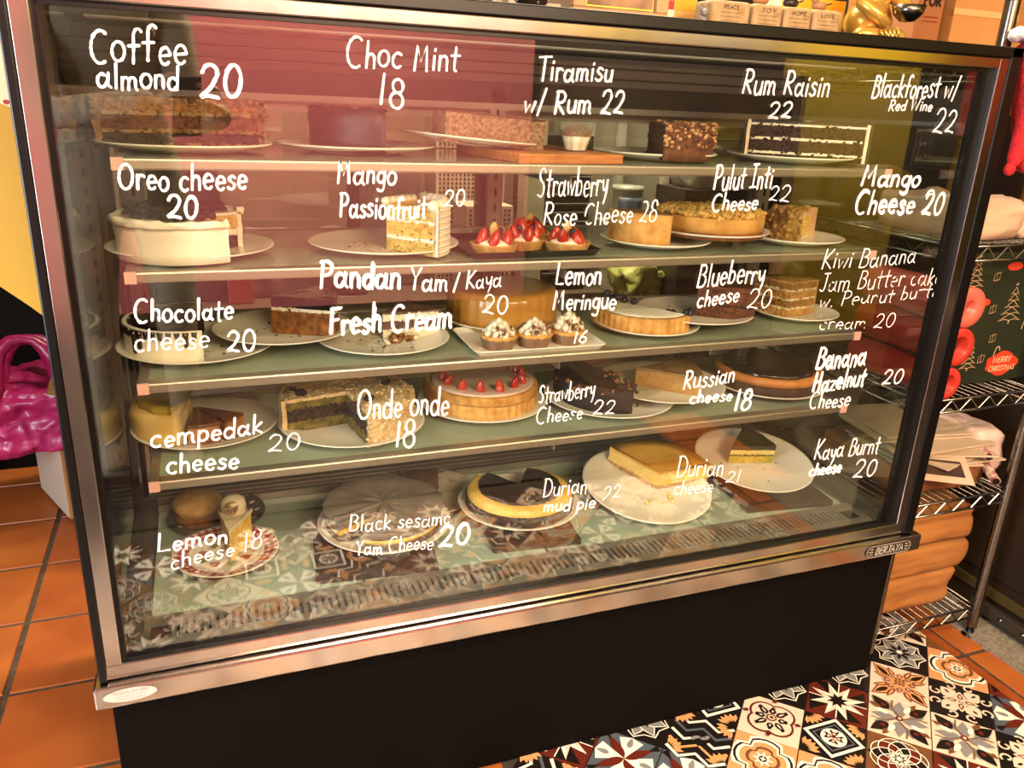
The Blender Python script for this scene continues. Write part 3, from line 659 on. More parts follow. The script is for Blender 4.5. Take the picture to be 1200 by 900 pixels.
# ------------------------------------------------------------------ handwriting on the glass
HAND = [
  ('coffee almond 20', [('Coffee', 0.0469, 0.8053, 0.1506, 0.8081, 0.0358, 0), ('almond', 0.0506, 0.7764, 0.1387, 0.7784, 0.0266, 0), ('20', 0.1599, 0.7716, 0.2094, 0.7727, 0.0362, 1)]),
  ('choc mint 18', [('Choc Mint', 0.3352, 0.816, 0.4833, 0.8154, 0.0325, 0), ('18', 0.3754, 0.77, 0.4101, 0.7629, 0.037, 0)]),
  ('tiramisu with rum 22', [('Tiramisu', 0.5952, 0.8102, 0.7095, 0.8144, 0.0291, 0), ('w/ Rum 22', 0.5773, 0.7676, 0.7314, 0.7705, 0.0297, 0)]),
  ('rum raisin 22', [('Rum Raisin', 0.9293, 0.8065, 1.0926, 0.8095, 0.0357, 0), ('22', 0.9818, 0.774, 1.0267, 0.7754, 0.0223, 0)]),
  ('blackforest with red wine 22', [('Blackforest w/', 1.1781, 0.8117, 1.3607, 0.8177, 0.0356, 0), ('Red Wine', 1.2182, 0.7935, 1.3118, 0.7955, 0.017, 0), ('22', 1.3213, 0.7616, 1.3701, 0.7601, 0.0366, 0)]),
  ('oreo cheese 20', [('Oreo cheese', 0.0604, 0.6627, 0.2084, 0.6622, 0.0307, 0), ('20', 0.111, 0.629, 0.1472, 0.6266, 0.0268, 1)]),
  ('mango passionfruit 20', [('Mango', 0.3203, 0.6712, 0.3994, 0.6705, 0.028, 0), ('Passionfruit', 0.3224, 0.6283, 0.4408, 0.625, 0.0298, 0), ('20', 0.4649, 0.6399, 0.4957, 0.641, 0.0219, -1)]),
  ('strawberry rose cheese 28', [('Strawberry', 0.604, 0.6538, 0.7156, 0.6575, 0.0391, -1), ('Rose Cheese 28', 0.6157, 0.6136, 0.804, 0.6166, 0.0305, -1)]),
  ('pulut inti cheese 22', [('Pulut Inti', 0.8986, 0.6642, 1.0087, 0.6685, 0.0346, 0), ('Cheese', 0.9, 0.6328, 0.9867, 0.6337, 0.0249, 0), ('22', 1.0056, 0.6484, 1.0478, 0.647, 0.024, -1)]),
  ('mango cheese 20', [('Mango', 1.1878, 0.6734, 1.3172, 0.6727, 0.0331, 1), ('Cheese 20', 1.184, 0.627, 1.3822, 0.6242, 0.0381, 1)]),
  ('pandan yam or kaya fresh cream 20', [('Pandan', 0.2925, 0.5354, 0.4047, 0.5286, 0.0358, 1), ('Yam', 0.4169, 0.5257, 0.4729, 0.5234, 0.0302, 0), ('/ Kaya', 0.4805, 0.5231, 0.5545, 0.5265, 0.0247, -1), ('20', 0.5255, 0.4882, 0.5658, 0.4809, 0.0281, -1), ('Fresh Cream', 0.3039, 0.4678, 0.4803, 0.4675, 0.0374, 1)]),
  ('lemon meringue 16', [('Lemon', 0.6405, 0.5232, 0.7175, 0.5229, 0.0323, 0), ('Meringue', 0.6387, 0.4851, 0.7463, 0.4825, 0.0278, 0), ('16', 0.6768, 0.4315, 0.7003, 0.4313, 0.0179, 0)]),
  ('blueberry cheese 20', [('Blueberry', 0.89, 0.5122, 1.0208, 0.5144, 0.0376, 0), ('cheese', 0.8947, 0.4781, 0.975, 0.483, 0.027, 0), ('20', 0.9923, 0.4705, 1.0412, 0.4681, 0.0322, -1)]),
  ('kiwi banana jam butter cake with peanut butter cream 20', [('Kiwi Banana', 1.1356, 0.5324, 1.3444, 0.5367, 0.0323, -1), ('Jam Butter cake', 1.1385, 0.4921, 1.4165, 0.4982, 0.033, -2), ('w. Peanut butter', 1.1443, 0.4646, 1.4347, 0.4718, 0.026, -2), ('cream 20', 1.1523, 0.4257, 1.325, 0.4189, 0.025, -2)]),
  ('chocolate cheese 20', [('Chocolate', 0.0613, 0.4993, 0.1807, 0.4951, 0.0285, 0), ('cheese', 0.0572, 0.459, 0.1484, 0.4586, 0.027, -1), ('20', 0.1682, 0.4537, 0.206, 0.4512, 0.028, 0)]),
  ('cempedak cheese 20', [('cempedak', 0.0631, 0.3239, 0.2079, 0.3304, 0.0268, 0), ('cheese', 0.0793, 0.2828, 0.173, 0.2824, 0.0289, 0), ('20', 0.2119, 0.3, 0.2575, 0.2985, 0.0259, -1)]),
  ('onde onde 18', [('Onde onde', 0.3387, 0.3389, 0.4774, 0.3331, 0.042, 0), ('18', 0.3948, 0.2879, 0.4261, 0.2829, 0.0425, 0)]),
  ('strawberry cheese 22', [('Strawberry', 0.6235, 0.3344, 0.7214, 0.3384, 0.03, -1), ('Cheese', 0.621, 0.3014, 0.703, 0.3018, 0.0247, -1), ('22', 0.7195, 0.3061, 0.7614, 0.3064, 0.0224, -1)]),
  ('russian cheese 18', [('Russian', 0.8874, 0.3356, 0.9891, 0.3408, 0.0321, 0), ('cheese', 0.9026, 0.3096, 0.9892, 0.3062, 0.0218, 1), ('18', 0.9956, 0.2881, 1.0314, 0.2879, 0.037, 1)]),
  ('banana hazelnut cheese 20', [('Banana', 1.1603, 0.3508, 1.2734, 0.3504, 0.0389, 1), ('Hazelnut', 1.1617, 0.3068, 1.281, 0.3097, 0.0365, 1), ('Cheese', 1.1604, 0.2754, 1.2556, 0.2714, 0.0304, 0), ('20', 1.3227, 0.3062, 1.3742, 0.3087, 0.0276, 0)]),
  ('lemon cheese 18', [('Lemon', 0.0564, 0.1647, 0.1502, 0.1666, 0.0267, 0), ('18', 0.1699, 0.1464, 0.1977, 0.153, 0.0306, -2), ('cheese', 0.0714, 0.1358, 0.1579, 0.1428, 0.0245, -1)]),
  ('black sesame yam cheese 20', [('Black sesame', 0.3231, 0.1553, 0.4833, 0.1432, 0.0261, -1), ('Yam Cheese', 0.3325, 0.1122, 0.4558, 0.103, 0.0253, -1), ('20', 0.4628, 0.1065, 0.5157, 0.1022, 0.0354, 1)]),
  ('durian mud pie 22', [('Durian', 0.6405, 0.1692, 0.7216, 0.1656, 0.0313, -1), ('mud pie', 0.6437, 0.1403, 0.7402, 0.1339, 0.0223, 0), ('22', 0.752, 0.1468, 0.7861, 0.1484, 0.0229, -2)]),
  ('durian cheese 21', [('Durian', 0.8933, 0.1698, 0.9934, 0.1633, 0.0383, -1), ('cheese', 0.8938, 0.1381, 0.9763, 0.1316, 0.0271, -1), ('21', 0.9995, 0.1472, 1.033, 0.1444, 0.0225, -2)]),
  ('kaya burnt cheese 20', [('Kaya Burnt', 1.1941, 0.1672, 1.3514, 0.1643, 0.0376, 0), ('cheese', 1.1889, 0.1342, 1.2659, 0.135, 0.0255, 1), ('20', 1.2967, 0.1182, 1.3551, 0.1142, 0.0375, 0)]),
]
for nm, lines in HAND:
    r = random.Random(nm)
    for t, x0, z0, x1, z1, h, w in lines:
        m = MB(); wd = min({1: .0040, 0: .0031, -1: .0025, -2: .0020}[w], h*.135)
        write(m, t, (x0, z0), (x1, z1), h, wd, fy(.0022), .06, .10, .5, 0, False, .5 if w == -2 else ((.08 if w == -1 else 0)), r)
        if w == 1: write(m, t, (x0+.0010, z0-.0006), (x1+.0010, z1-.0006), h*.99, wd*.7, fy(.0016), .05, .10, .5, 0, False, 0, r)
        obj('handwriting', m, WHITEPAINT, fglass, label=('white marker lettering '+t+(', the price' if t[0].isdigit() else '')+' for '+nm).replace('Oreo', 'cookie').replace('oreo', 'cookie'))
m = MB(); m.bb(-.66, 1.72, -2.2, -1.12, FZ+.0004, FZ+.009); struct('floor_shade_sheet', m, mat('floor_shade_sheet', '14100D', '1C1612', 5, .6), parent=floor)  # added dark sheet, stands in for the unlit floor mirrored in the glass
# ------------------------------------------------------------------ plates
CHINA = mat('white_china_glaze', 'DDD5C2', 'E3DCCB', 3, .22, spec=.6)
CRUMBM = mat('loose_crumbs', '5A3A20', '8A6034', 60, .9)
CREAMSM = mat('cream_smear', 'E9DDBE', 'DCCB9F', 50, .6, bump=.4)
ZP = {1: .6905, 2: .5405, 3: .3805, 4: .2265, 0: .0}
ZSC = dict(coffee=1.02, chocmint=1.10, nut=1.2, raisin=1.27, loaf=1.0, passion=1.12, oreo=1.1, yellowtart=1.4, crumble=1.25, pinkslice=1.4, blueb=1.3, kaya=1.2, brownslice=1.3, layered=1.45, halftart=1.15, tancake=1.15, pandan=1.4)
PSC = {'coffee': 1.05, 'chocmint': 1.08, 'loaf': 1.05, 'nut': 1.06, 'raisin': 1.04, 'oreo': 1.01, 'passion': 1.037, 'yellowtart': 1.103, 'crumble': 1.067, 'pinkslice': 1.069, 'choccheese': 1.0, 'blueb': 1.035, 'freshcream': 1.048, 'kaya': 1.081, 'halftart': 1.076, 'brownslice': 1.063, 'layered': 1.02, 'cempedak': 1.03, 'coconut': 1.033, 'strawtart': 1.029, 'darkcake': 1.057, 'tancake': 1.048, 'orangecake': 1.067}
PLATES = {}
def plate_prof(r, h=.016):
    return [(r*.55, 0), (r*.60, .0015), (r*.97, h-.002), (r, h), (r*.995, h+.0015), (r*.955, h), (r*.66, .0045), (r*.5, .0035), (.0001, .0035)]
def plate(k, s, x, y, r, label, dz=0, tx=0, ty=0, mt=None, smear=None, crumbs=0, cc=None, h=.013):
    z = ZP[s]+.0008+dz
    o = thing('plate', label, 'plate', (x, y, z))
    m = MB(); m.lathe(plate_prof(r, h), (x, y, z), 56)
    obj('dish', m, mt or CHINA, o)
    rr = random.Random(k)
    if crumbs:
        m = MB()
        for i in range(crumbs):
            a = rr.uniform(0, 2*PI); d = r*.6*math.sqrt(rr.random()); q = rr.uniform(.0008, .0026)
            m.ball((x+d*math.cos(a), y+d*math.sin(a), z+.0045), (q*1.3, q, q*.6), 5, 3, 0, .4, i)
        obj('crumbs', m, cc or CRUMBM, o, kind='stuff')
    if smear:
        m = MB()
        for i in range(smear):
            a = rr.uniform(0, 2*PI); d = r*rr.uniform(.2, .55); L = rr.uniform(.01, .03); b = a+PI/2+rr.uniform(-.4, .4)
            p = [(x+d*math.cos(a)+L*t*math.cos(b+t), y+d*math.sin(a)+L*t*math.sin(b+t)) for t in (-1, -.5, 0, .5, 1)]
            ribbon(m, p, rr.uniform(.002, .005), lambda u, v: (u, v, z+.0048+.0002*(i % 5)), 0, True, .5)
        obj('cream_smear', m, CREAMSM, o, kind='stuff')
    PLATES[k] = dict(o=o, x=x, y=y, z=z+.0038, s=s, r=r, tx=tx, ty=ty, rest=[])
    return o
def on(k, name, label, cat, dx=0, dy=0, group=None):
    """a thing resting on plate k; its own base is the empty"""
    P = PLATES[k]; o = thing(name, label, cat, (P['x']+dx, P['y']+dy, P['z']), group); P['rest'].append((o, dx, dy)); return o, P['x']+dx, P['y']+dy, P['z']+.0002
def tilt_plates():
    for k, P in PLATES.items():
        for o, dx, dy in P['rest']:
            q = PSC.get(k, 1); o.scale = (q, q, ZSC.get(k, q)); o.location.x = P['x']+dx*q; o.location.y = P['y']+dy*q
    for P in PLATES.values():
        if P['tx'] or P['ty']:
            M = Matrix.Rotation(P['ty'], 4, 'X') @ Matrix.Rotation(P['tx'], 4, 'Y')
            base = P['o'].location.copy(); P['o'].rotation_euler = M.to_euler()
            for o, dx, dy in P['rest']:
                o.location = base + M.to_3x3() @ (o.location-base); o.rotation_euler = M.to_euler()
plate('coffee', 1, 0.138, 0.262, 0.126, 'white plate at left end of the top shelf, under crumb-coated brown cake')
plate('chocmint', 1, 0.402, 0.310, 0.131, 'white plate with dark flakes under tall near-black cake wedge on top shelf', crumbs=26, cc=mat('dark_flakes', '2A1813', '5C4A40', 60, .8))
plate('loaf', 1, 0.600, 0.300, 0.126, 'white plate sloping down to the right under brown loaf cake', dz=.0160, tx=.07)
plate('nut', 1, 0.948, 0.275, 0.114, 'white plate under nut-crusted chocolate cake on top shelf')
plate('raisin', 1, 1.245, 0.262, 0.121, 'white plate under dark chocolate cake with white filling, right end of top shelf')
plate('oreo', 2, 0.135, 0.243, 0.122, 'white plate under white cream cake with dark cookie crumbs', crumbs=30, cc=MATS['dark_flakes'], smear=12)
plate('passion', 2, 0.433, 0.242, 0.124, 'large white plate with tall yellow passionfruit slice on its right side', smear=22, crumbs=8)
plate('yellowtart', 2, 0.935, 0.220, 0.102, 'white plate under yellow tart wedge, beside the strawberry tarts')
plate('crumble', 2, 1.057, 0.231, 0.113, 'white plate under whole golden crumble-topped tart, second shelf', dz=.0145)
plate('pinkslice', 2, 1.244, 0.216, 0.098, 'white plate under pale pink slice with yellow centre, right end of second shelf', smear=8)
plate('choccheese', 3, 0.131, 0.260, 0.121, 'white plate under white cake with dripping chocolate, left end of third shelf', crumbs=12, cc=MATS['dark_flakes'], smear=10)
plate('blueb', 3, 0.267, 0.276, 0.115, 'white plate under brown slice with black jelly top, above its neighbours', dz=.0145, crumbs=34, cc=mat('olive_crumbs', '4A3A18', '6E5A2A', 60, .9))
plate('freshcream', 3, 0.428, 0.231, 0.113, 'messy white plate with small collapsed cake slice and cream smears', smear=34, crumbs=16)
plate('kaya', 3, 0.678, 0.328, 0.119, 'white plate under large smooth amber cake behind meringue tarts', dz=.0)
plate('halftart', 3, 0.934, 0.219, 0.101, 'white plate under half tart topped with cream and blueberries')
plate('brownslice', 3, 1.048, 0.233, 0.115, 'white plate under mid-brown chocolate slice with loose blueberries', dz=.0145, crumbs=14)
plate('layered', 3, 1.298, 0.238, 0.088, 'small white plate under tan layered slice, right end of third shelf', smear=8, crumbs=20, cc=mat('tan_crumbs', 'A87E4A', 'C9A066', 60, .9))
plate('cempedak', 4, 0.132, 0.295, 0.119, 'white plate under yellow cheesecake and brown slices, left end of fourth shelf')
plate('coconut', 4, 0.374, 0.245, 0.127, 'white plate under big coconut-coated cake with quarter cut out', crumbs=22, cc=mat('coconut_crumbs', 'D9B98A', 'C49A60', 50, .9))
plate('strawtart', 4, 0.629, 0.285, 0.123, 'white plate under whole pale tart ringed with strawberries')
plate('darkcake', 4, 0.881, 0.247, 0.129, 'white plate under ragged black chocolate cake half, fourth shelf', crumbs=24, cc=MATS['dark_flakes'])
plate('tancake', 4, 1.004, 0.257, 0.130, 'white plate with napkin under flat tan wedge cake, fourth shelf', dz=.0145)
plate('orangecake', 4, 1.260, 0.247, 0.122, 'white plate under dark cake with orange band, right end of fourth shelf')
DARKCH = mat('dark_grey_china', '4A4237', '544C40', 3, .3)
plate('dots', 0, .136, .392, .089, 'dark grey plate with white polka dots on case floor', mt=DARKCH)
GING = mat('gingham_white', 'DCD4C4', None, rough=.3)
plate('gingham', 0, .147, .225, .088, 'plate with red gingham rim under white lemon cake slice', dz=.013, mt=GING, smear=26)
FLOR = mat('floral_china', 'C9BDA4', 'D6CBB4', 4, .3)
plate('floral', 0, .548, .372, .104, 'flower-patterned cream plate behind the grey sesame cake', mt=FLOR)
plate('sesame', 0, .428, .240, .123, 'white plate under round grey sesame cake on case floor', dz=.0135, h=.02)
plate('mudpie', 0, .699, .243, .122, 'white plate under black and yellow mud pie on case floor', dz=.0135, h=.02)
plate('durian', 0, .982, .235, .136, 'largest white plate on case floor, propped up under golden cheesecake wedge', dz=.024, ty=.17, crumbs=6, cc=CREAMSM)
plate('smallfloral', 0, 1.125, .392, .052, 'small flower-patterned plate behind the golden cheesecake wedge', mt=FLOR)
plate('pandan', 0, 1.270, .262, .132, 'white tilted plate under dark green topped slice, right side of case floor', dz=.034, ty=.15, crumbs=18, cc=CRUMBM)
# polka dots, gingham checks, flower print
P = PLATES['dots']; m = MB()
for ring, nn in ((.82, 14),):
    for i in range(nn):
        a = 2*PI*i/nn; c = (P['x']+.089*ring*math.cos(a), P['y']+.089*ring*math.sin(a)); zz = P['z']-.0038+.0045+(ring-.66)/.295*.0085+.0006
        m.poly([(c[0]+.0055*math.cos(t), c[1]+.0042*math.sin(t), zz+.0395*.1*math.cos(t-a)*.4) for t in [k*PI/5 for k in range(10)]])
obj('polka_dots', m, CHINA, P['o'], kind='stuff')
P = PLATES['gingham']; m = MB(); n = 72
for j in range(4):
    for i in range(n):
        mi = 0 if (i+j) % 2 == 0 else 1
        if j % 2 and i % 2: continue
        q = []
        for (di, dj) in ((0, 0), (1, 0), (1, 1), (0, 1)):
            f_ = .72+(.25)*(j+dj)/4; a = 2*PI*(i+di)/n; q.append((P['x']+.088*f_*math.cos(a), P['y']+.088*f_*math.sin(a), P['z']-.0038+.0045+(f_-.66)/.295*.0085+.0007))
        m.poly(q, mi)
obj('gingham_rim', m, [mat('gingham_red', '8E2A28', None, rough=.4), mat('gingham_pink', 'B9655C', None, rough=.4)], P['o'], kind='stuff')
m = MB()
for i in range(9):
    a = i*.7; c = (P['x']+.04*math.cos(a), P['y']+.035*math.sin(a)); m.poly([(c[0]+.008*math.cos(t)*(1+.3*math.sin(3*t)), c[1]+.008*math.sin(t), P['z']+.0012+i*.00005) for t in [k*PI/6 for k in range(12)]], i % 2)
obj('rose_print', m, [mat('rose_red', 'A23A30', None, rough=.4), mat('leaf_green', '7E8A52', None, rough=.4)], P['o'], kind='stuff')
for kk in ('floral', 'smallfloral'):
    P = PLATES[kk]; m = MB(); rr = random.Random(5)
    for i in range(46):
        a = rr.uniform(0, 2*PI); f_ = rr.uniform(.68, .92); c = (P['x']+P['r']*f_*math.cos(a), P['y']+P['r']*f_*math.sin(a)); b = rr.uniform(0, PI); zz = P['z']-.0038+.0045+(f_-.66)/.295*.0085+.0012
        q = rr.uniform(.003, .008)
        ribbon(m, [(c[0]+q*math.cos(b+t)*(1), c[1]+q*math.sin(b+t)) for t in (0, .6, 1.2, 1.9, 2.6, 3.4)], .0012, lambda u, v: (u, v, zz+.0002*(i % 4)), i % 2)
    obj('flower_print', m, [mat('print_brown', '6E4A30', None, rough=.5), mat('print_rust', '8A4A30', None, rough=.5)], P['o'], kind='stuff')
# dark boards under the plates of the case floor
WDARK = mat('dark_board', '2E2118', '3A2A1E', 14, .4, bump=.1)
for x, y, w, d, rz, lb in ((.395, .175, .21, .15, -.1, 'thin dark board under the grey sesame cake plate'), (.695, .195, .17, .17, -.1, 'thin dark board under the mud pie plate'), (1.265, .185, .20, .16, -.12, 'thin dark board under the green-topped slice plate')):
    m = MB(); m.box((x, y, .0070), (w, d, .0122), rz=rz); o = obj('board', m, WDARK, bevel=.001); tag(o, lb, 'board', 'boards on the case floor')
m = MB(); m.box((.147, .225, .0068), (.11, .10, .0120), rz=.1); tag(obj('board', m, WDARK, bevel=.001), 'thin dark board under the gingham plate', 'board', 'boards on the case floor')
m = MB(); m.box((.955, .33, .020), (.16, .02, .038)); tag(obj('prop_block', m, WDARK, bevel=.002), 'dark block propping up the largest white plate', 'block')
m = MB(); m.box((1.27, .355, .024), (.16, .02, .046)); tag(obj('prop_block', m, WDARK, bevel=.002), 'dark block propping up the green-topped slice plate', 'block')

# ------------------------------------------------------------------ cake stuff
def cm(name, a, b, sc=90, rough=.8, bump=.6, bs=None, **k): return mat(name, a, b, sc, rough, bump=bump, bscale=bs or sc*1.5, **k)
DCHOC = cm('dark_chocolate_sponge', '23110B', '3A2014', 120)
MCHOC = cm('milk_chocolate_sponge', '4A2614', '6B3A1E', 120)
BROWN = cm('brown_sponge', '6B4220', '93622F', 140)
LOAFM = cm('mottled_loaf_sponge', '6E4A32', 'A07E5C', 170, bump=1.0)
YSP = cm('yellow_sponge', 'C29A3E', 'DDBB62', 90)
CREAM = cm('whipped_cream', 'E9DFC4', 'F1E9D4', 14, .55, .25, 60, sub=.1)
OFFW = cm('pale_icing', 'DCCBA6', 'E6D8B8', 20, .55, .25, 60)
TANCR = cm('brown_crumb_coat', '5A3A22', '8C6640', 110, bump=1)
GLAZE = mat('dark_chocolate_glaze', '150B08', '23110C', 8, .14, coat=.5, bump=.15, bscale=30)
JELLY = mat('black_jelly_glaze', '0E0B0C', '201A1C', 20, .10, coat=.6, bump=.5, bscale=45)
CRUST = cm('golden_biscuit_crust', 'B5803A', 'D3A35A', 60, bump=.5)
DCRUST = cm('brown_biscuit_crust', '6A3C1A', '8A5426', 70, bump=.6)
CHEESE = cm('baked_cheese_filling', 'DDB65C', 'EBCD80', 12, .5, .2, 40, sub=.1)
GOLDTOP = mat('golden_baked_top', 'C4862C', 'E0B050', 7, .35, bump=.1, bscale=20, coat=.2)
AMBER = mat('amber_smooth_top', 'A9702A', 'C08A3C', 5, .3, bump=.08, bscale=18, coat=.3)
BERRY = mat('strawberry_flesh', 'A31A12', 'C8452A', 25, .25, bump=.3, bscale=120, coat=.4)
BERRYP = mat('strawberry_pale_shoulder', 'C9A45C', 'B8452A', 30, .3, bump=.3, bscale=120)
BLUEB = mat('blueberry_skin', '1C1A26', '2E2C3C', 30, .35)
NUTS = cm('chopped_nuts', '8A5A34', 'C49A6A', 90)
def cake(k, name, label, cat, layers, r, a0, a1, dx=0, dy=0, coat=None, coat_t=.004, topm=None, top_t=.003, jit=.0015, sx=1, group=None):
    """layers: (part name, height, material[, shrink]); a sector of a round cake"""
    o, x, y, z = on(k, name, label, cat, dx, dy, group); zz = z; seed = len(name)+r*100
    for L in layers:
        nm, h, mt = L[:3]; rr = r-(coat_t if coat else 0)-(L[3] if len(L) > 3 else 0)
        m = MB(); m.sector((x, y, 0), 0, rr, zz, zz+h, a0, a1, jit=jit, seed=seed+zz*50, nz=2, nr=3, sx=sx); obj(nm, m, mt, o); zz += h
    if abs(a1-a0) < 350:
        rq = random.Random(int(seed)); ms = []; m = MB(); zq = z
        for L in layers:
            if L[2] not in ms: ms.append(L[2])
            for a in (a0, a1):
                ca, sa = math.cos(math.radians(a)), math.sin(math.radians(a)); sg = -1 if a == a0 else 1
                for _ in range(int(16+L[1]*1500)):
                    q = rq.uniform(.004, r-.010); b_ = rq.uniform(.0010, .0030) if 'sponge' in L[0] else rq.uniform(.0008, .0018)
                    m.ball((x+q*ca*sx+sg*sa*-.0002, y+q*sa, min(max(zq+rq.uniform(-.1, 1.1)*L[1], z+b_), zz)), (b_*1.4, b_*1.4, b_*.8), 5, 4, ms.index(L[2]), .6, _)
            zq += L[1]
        obj('cut_face_crumbs', m, ms, o, kind='stuff')
    if coat:
        m = MB(); m.sector((x, y, 0), r-coat_t, r, z, zz+top_t, a0, a1, jit=jit, seed=seed, nr=1, sx=sx); obj('side_coating', m, coat, o)
    if topm:
        m = MB(); m.sector((x, y, 0), 0, r-(coat_t if coat else 0), zz, zz+top_t, a0, a1, jit=jit, seed=seed+9, nz=1, sx=sx); obj('top_coating', m, topm, o); zz += top_t
    return o, x, y, z, zz
def crumbs(o, name, mt, pts, q=(.002, .005), seed=0, flat=.7):
    rr = random.Random(seed); m = MB()
    for i, p in enumerate(pts):
        s = rr.uniform(*q); m.ball(p, (s*rr.uniform(.7, 1.4), s*rr.uniform(.7, 1.4), s*flat), 6, 4, i % (len(mt) if isinstance(mt, list) else 1), .7, i)
    return obj(name, m, mt, o, kind='stuff')
def scatter(x, y, z, r, a0, a1, n, seed=0, rmin=0, dz=0):
    rr = random.Random(seed)
    return [(x+q*math.cos(a), y+q*math.sin(a), z+rr.uniform(0, dz)) for q, a in [(r*math.sqrt(rmin**2+(1-rmin**2)*rr.random()), math.radians(rr.uniform(a0, a1))) for _ in range(n)]]
def sidepts(x, y, r, z0, z1, a0, a1, n, seed=0):
    rr = random.Random(seed); return [(x+r*math.cos(a), y+r*math.sin(a), rr.uniform(z0, z1)) for a in [math.radians(rr.uniform(a0, a1)) for _ in range(n)]]
def berries(o, pts, r, seed=0, up=True, nm='strawberry', mts=None):
    rr = random.Random(seed)
    for i, (bx_, by_, bz_) in enumerate(pts):
        m = MB(); M = Matrix.Rotation(rr.uniform(0, 6), 3, 'Z') @ Matrix.Rotation(rr.uniform(.1, .6), 3, 'X')
        m.ball((bx_, by_, bz_), (r*.78, r*.70, r*1.05), 12, 9, 0, .06, i, M, taper=.45)
        obj(nm, m, (mts or [BERRY])[i % len(mts or [BERRY])], o)
def blueberries(o, pts, r=.0065):
    for i, p in enumerate(pts):
        m = MB(); m.ball(p, (r, r, r*.9), 10, 7, 0, .05, i); obj('blueberry', m, BLUEB, o)

# --- top shelf
o, x, y, z, zt = cake('coffee', 'layer_cake', 'half of a brown layer cake coated in pale crumbs, left end of top shelf', 'cake',
    [('sponge_layer', .020, DCHOC), ('cream_layer', .006, cm('coffee_cream', '7A5834', '95724A', 50)), ('sponge_layer', .018, MCHOC), ('cream_layer', .006, MATS['coffee_cream']), ('sponge_layer', .010, BROWN)], .112, 4, 190, -.002, .0, coat=TANCR, coat_t=.009, topm=TANCR, top_t=.008, jit=.004)
crumbs(o, 'almond_crumbs', TANCR, scatter(x, y, zt-.002, .108, 2, 192, 170, 1)+sidepts(x, y, .112, z, zt, -2, 30, 40, 2)+sidepts(x, y, .112, z, zt, 160, 195, 40, 3)+[(x+rnd.uniform(-.1, .1), y-.004+abs(rnd.gauss(0, .002)), z+rnd.choice((.023, .047, .004))) for _ in range(70)], (.003, .0065), 4)
o, x, y, z, zt = cake('chocmint', 'chocolate_cake', 'tall plain near-black chocolate cake wedge on top shelf', 'cake', [('sponge_layer', .055, DCHOC)], .100, 150, 265, .030, -.012, coat=cm('black_icing', '1C0D0A', '2A1510', 30, .5), coat_t=.004, topm=MATS['black_icing'], jit=.003)
crumbs(o, 'icing_ridges', MATS['black_icing'], scatter(x, y, zt, .095, 150, 265, 40, 2), (.004, .008), 3, .4)
o, x, y, z = on('loaf', 'loaf_cake', 'plain mottled brown loaf cake block on a sloping plate', 'cake', .008, -.055)
m = MB(); vs = []
nx, nz_ = 16, 5
for (sy) in (-.036, .036):
    for j in range(nz_+1):
        for i in range(nx+1):
            u = -.082+.164*i/nx; w = .046*j/nz_; q = .0022*noise.noise(Vector((u*80, w*80, sy*50)))
            vs.append((x+u+(q if i in (0, nx) else 0), y+sy+q, z+w+(q*1.5 if j == nz_ else 0)))
K = (nx+1)*(nz_+1); F = []
for j in range(nz_):
    for i in range(nx): a = j*(nx+1)+i; F += [(a, a+1, a+nx+2, a+nx+1), (K+a, K+a+nx+1, K+a+nx+2, K+a+1)]
for i in range(nx): F += [(i, K+i, K+i+1, i+1), (nz_*(nx+1)+i, nz_*(nx+1)+i+1, K+nz_*(nx+1)+i+1, K+nz_*(nx+1)+i)]
for j in range(nz_): F += [(j*(nx+1), (j+1)*(nx+1), K+(j+1)*(nx+1), K+j*(nx+1)), (j*(nx+1)+nx, K+j*(nx+1)+nx, K+(j+1)*(nx+1)+nx, (j+1)*(nx+1)+nx)]
m.add(vs, F, 0, False); obj('loaf', m, LOAFM, o)
m = MB(); m.box((x, y, z+.0475), (.162, .070, .003)); obj('loaf_top', m, cm('loaf_brown_top', '4A2A1A', '60381F', 40), o)
WOODB = mat('orange_brown_serving_board', '9A5A2E', 'B5743C', 5, .5, bump=.1, bscale=30, stretch=(3, 30, 30))
m = MB(); m.box((.700, .245, .6982), (.195, .24, .0150), rz=.12); o = obj('serving_board', m, WOODB, bevel=.002); tag(o, 'orange-brown wooden serving board on top shelf, holding the dessert cup', 'board')
t = thing('dessert_cup', 'clear flared dessert cup with brown-dusted cream on the wooden board', 'dessert', (.752, .20, .7060))
m = MB(); m.lathe([(.0165, .0), (.021, .012), (.030, .046), (.0315, .0465), (.0225, .012), (.0180, .0015), (.0001, .0012)], (.752, .20, .7062), 8, smooth=False); obj('clear_cup', m, CUPGLASS, t)
m = MB(); m.lathe([(.0170, .0025), (.0205, .014), (.0235, .024), (.0001, .026)], (.752, .20, .7062), 20); obj('cream_filling', m, CREAM, t)
m = MB(); m.lathe([(.0236, .0245), (.026, .032), (.014, .040), (.0001, .042)], (.752, .20, .7062), 14, flute=.08, fk=5); obj('sponge_top', m, BROWN, t)
o, x, y, z, zt = cake('nut', 'chocolate_cake', 'half chocolate cake with chopped nut crust on its rounded side', 'cake', [('sponge_layer', .022, DCHOC), ('cream_layer', .004, MCHOC), ('sponge_layer', .022, DCHOC)], .098, -112, 68, -.006, -.012, coat=MCHOC, coat_t=.005, topm=MCHOC, jit=.003)
crumbs(o, 'chopped_nuts', [NUTS, MCHOC], sidepts(x, y, .098, z+.018, zt+.001, -112, 20, 230, 5)+scatter(x, y, zt, .098, -112, 68, 90, 6, .6), (.002, .0048), 7)
BICE = cm('dark_side_icing', '20120D', '301B14', 30, .5)
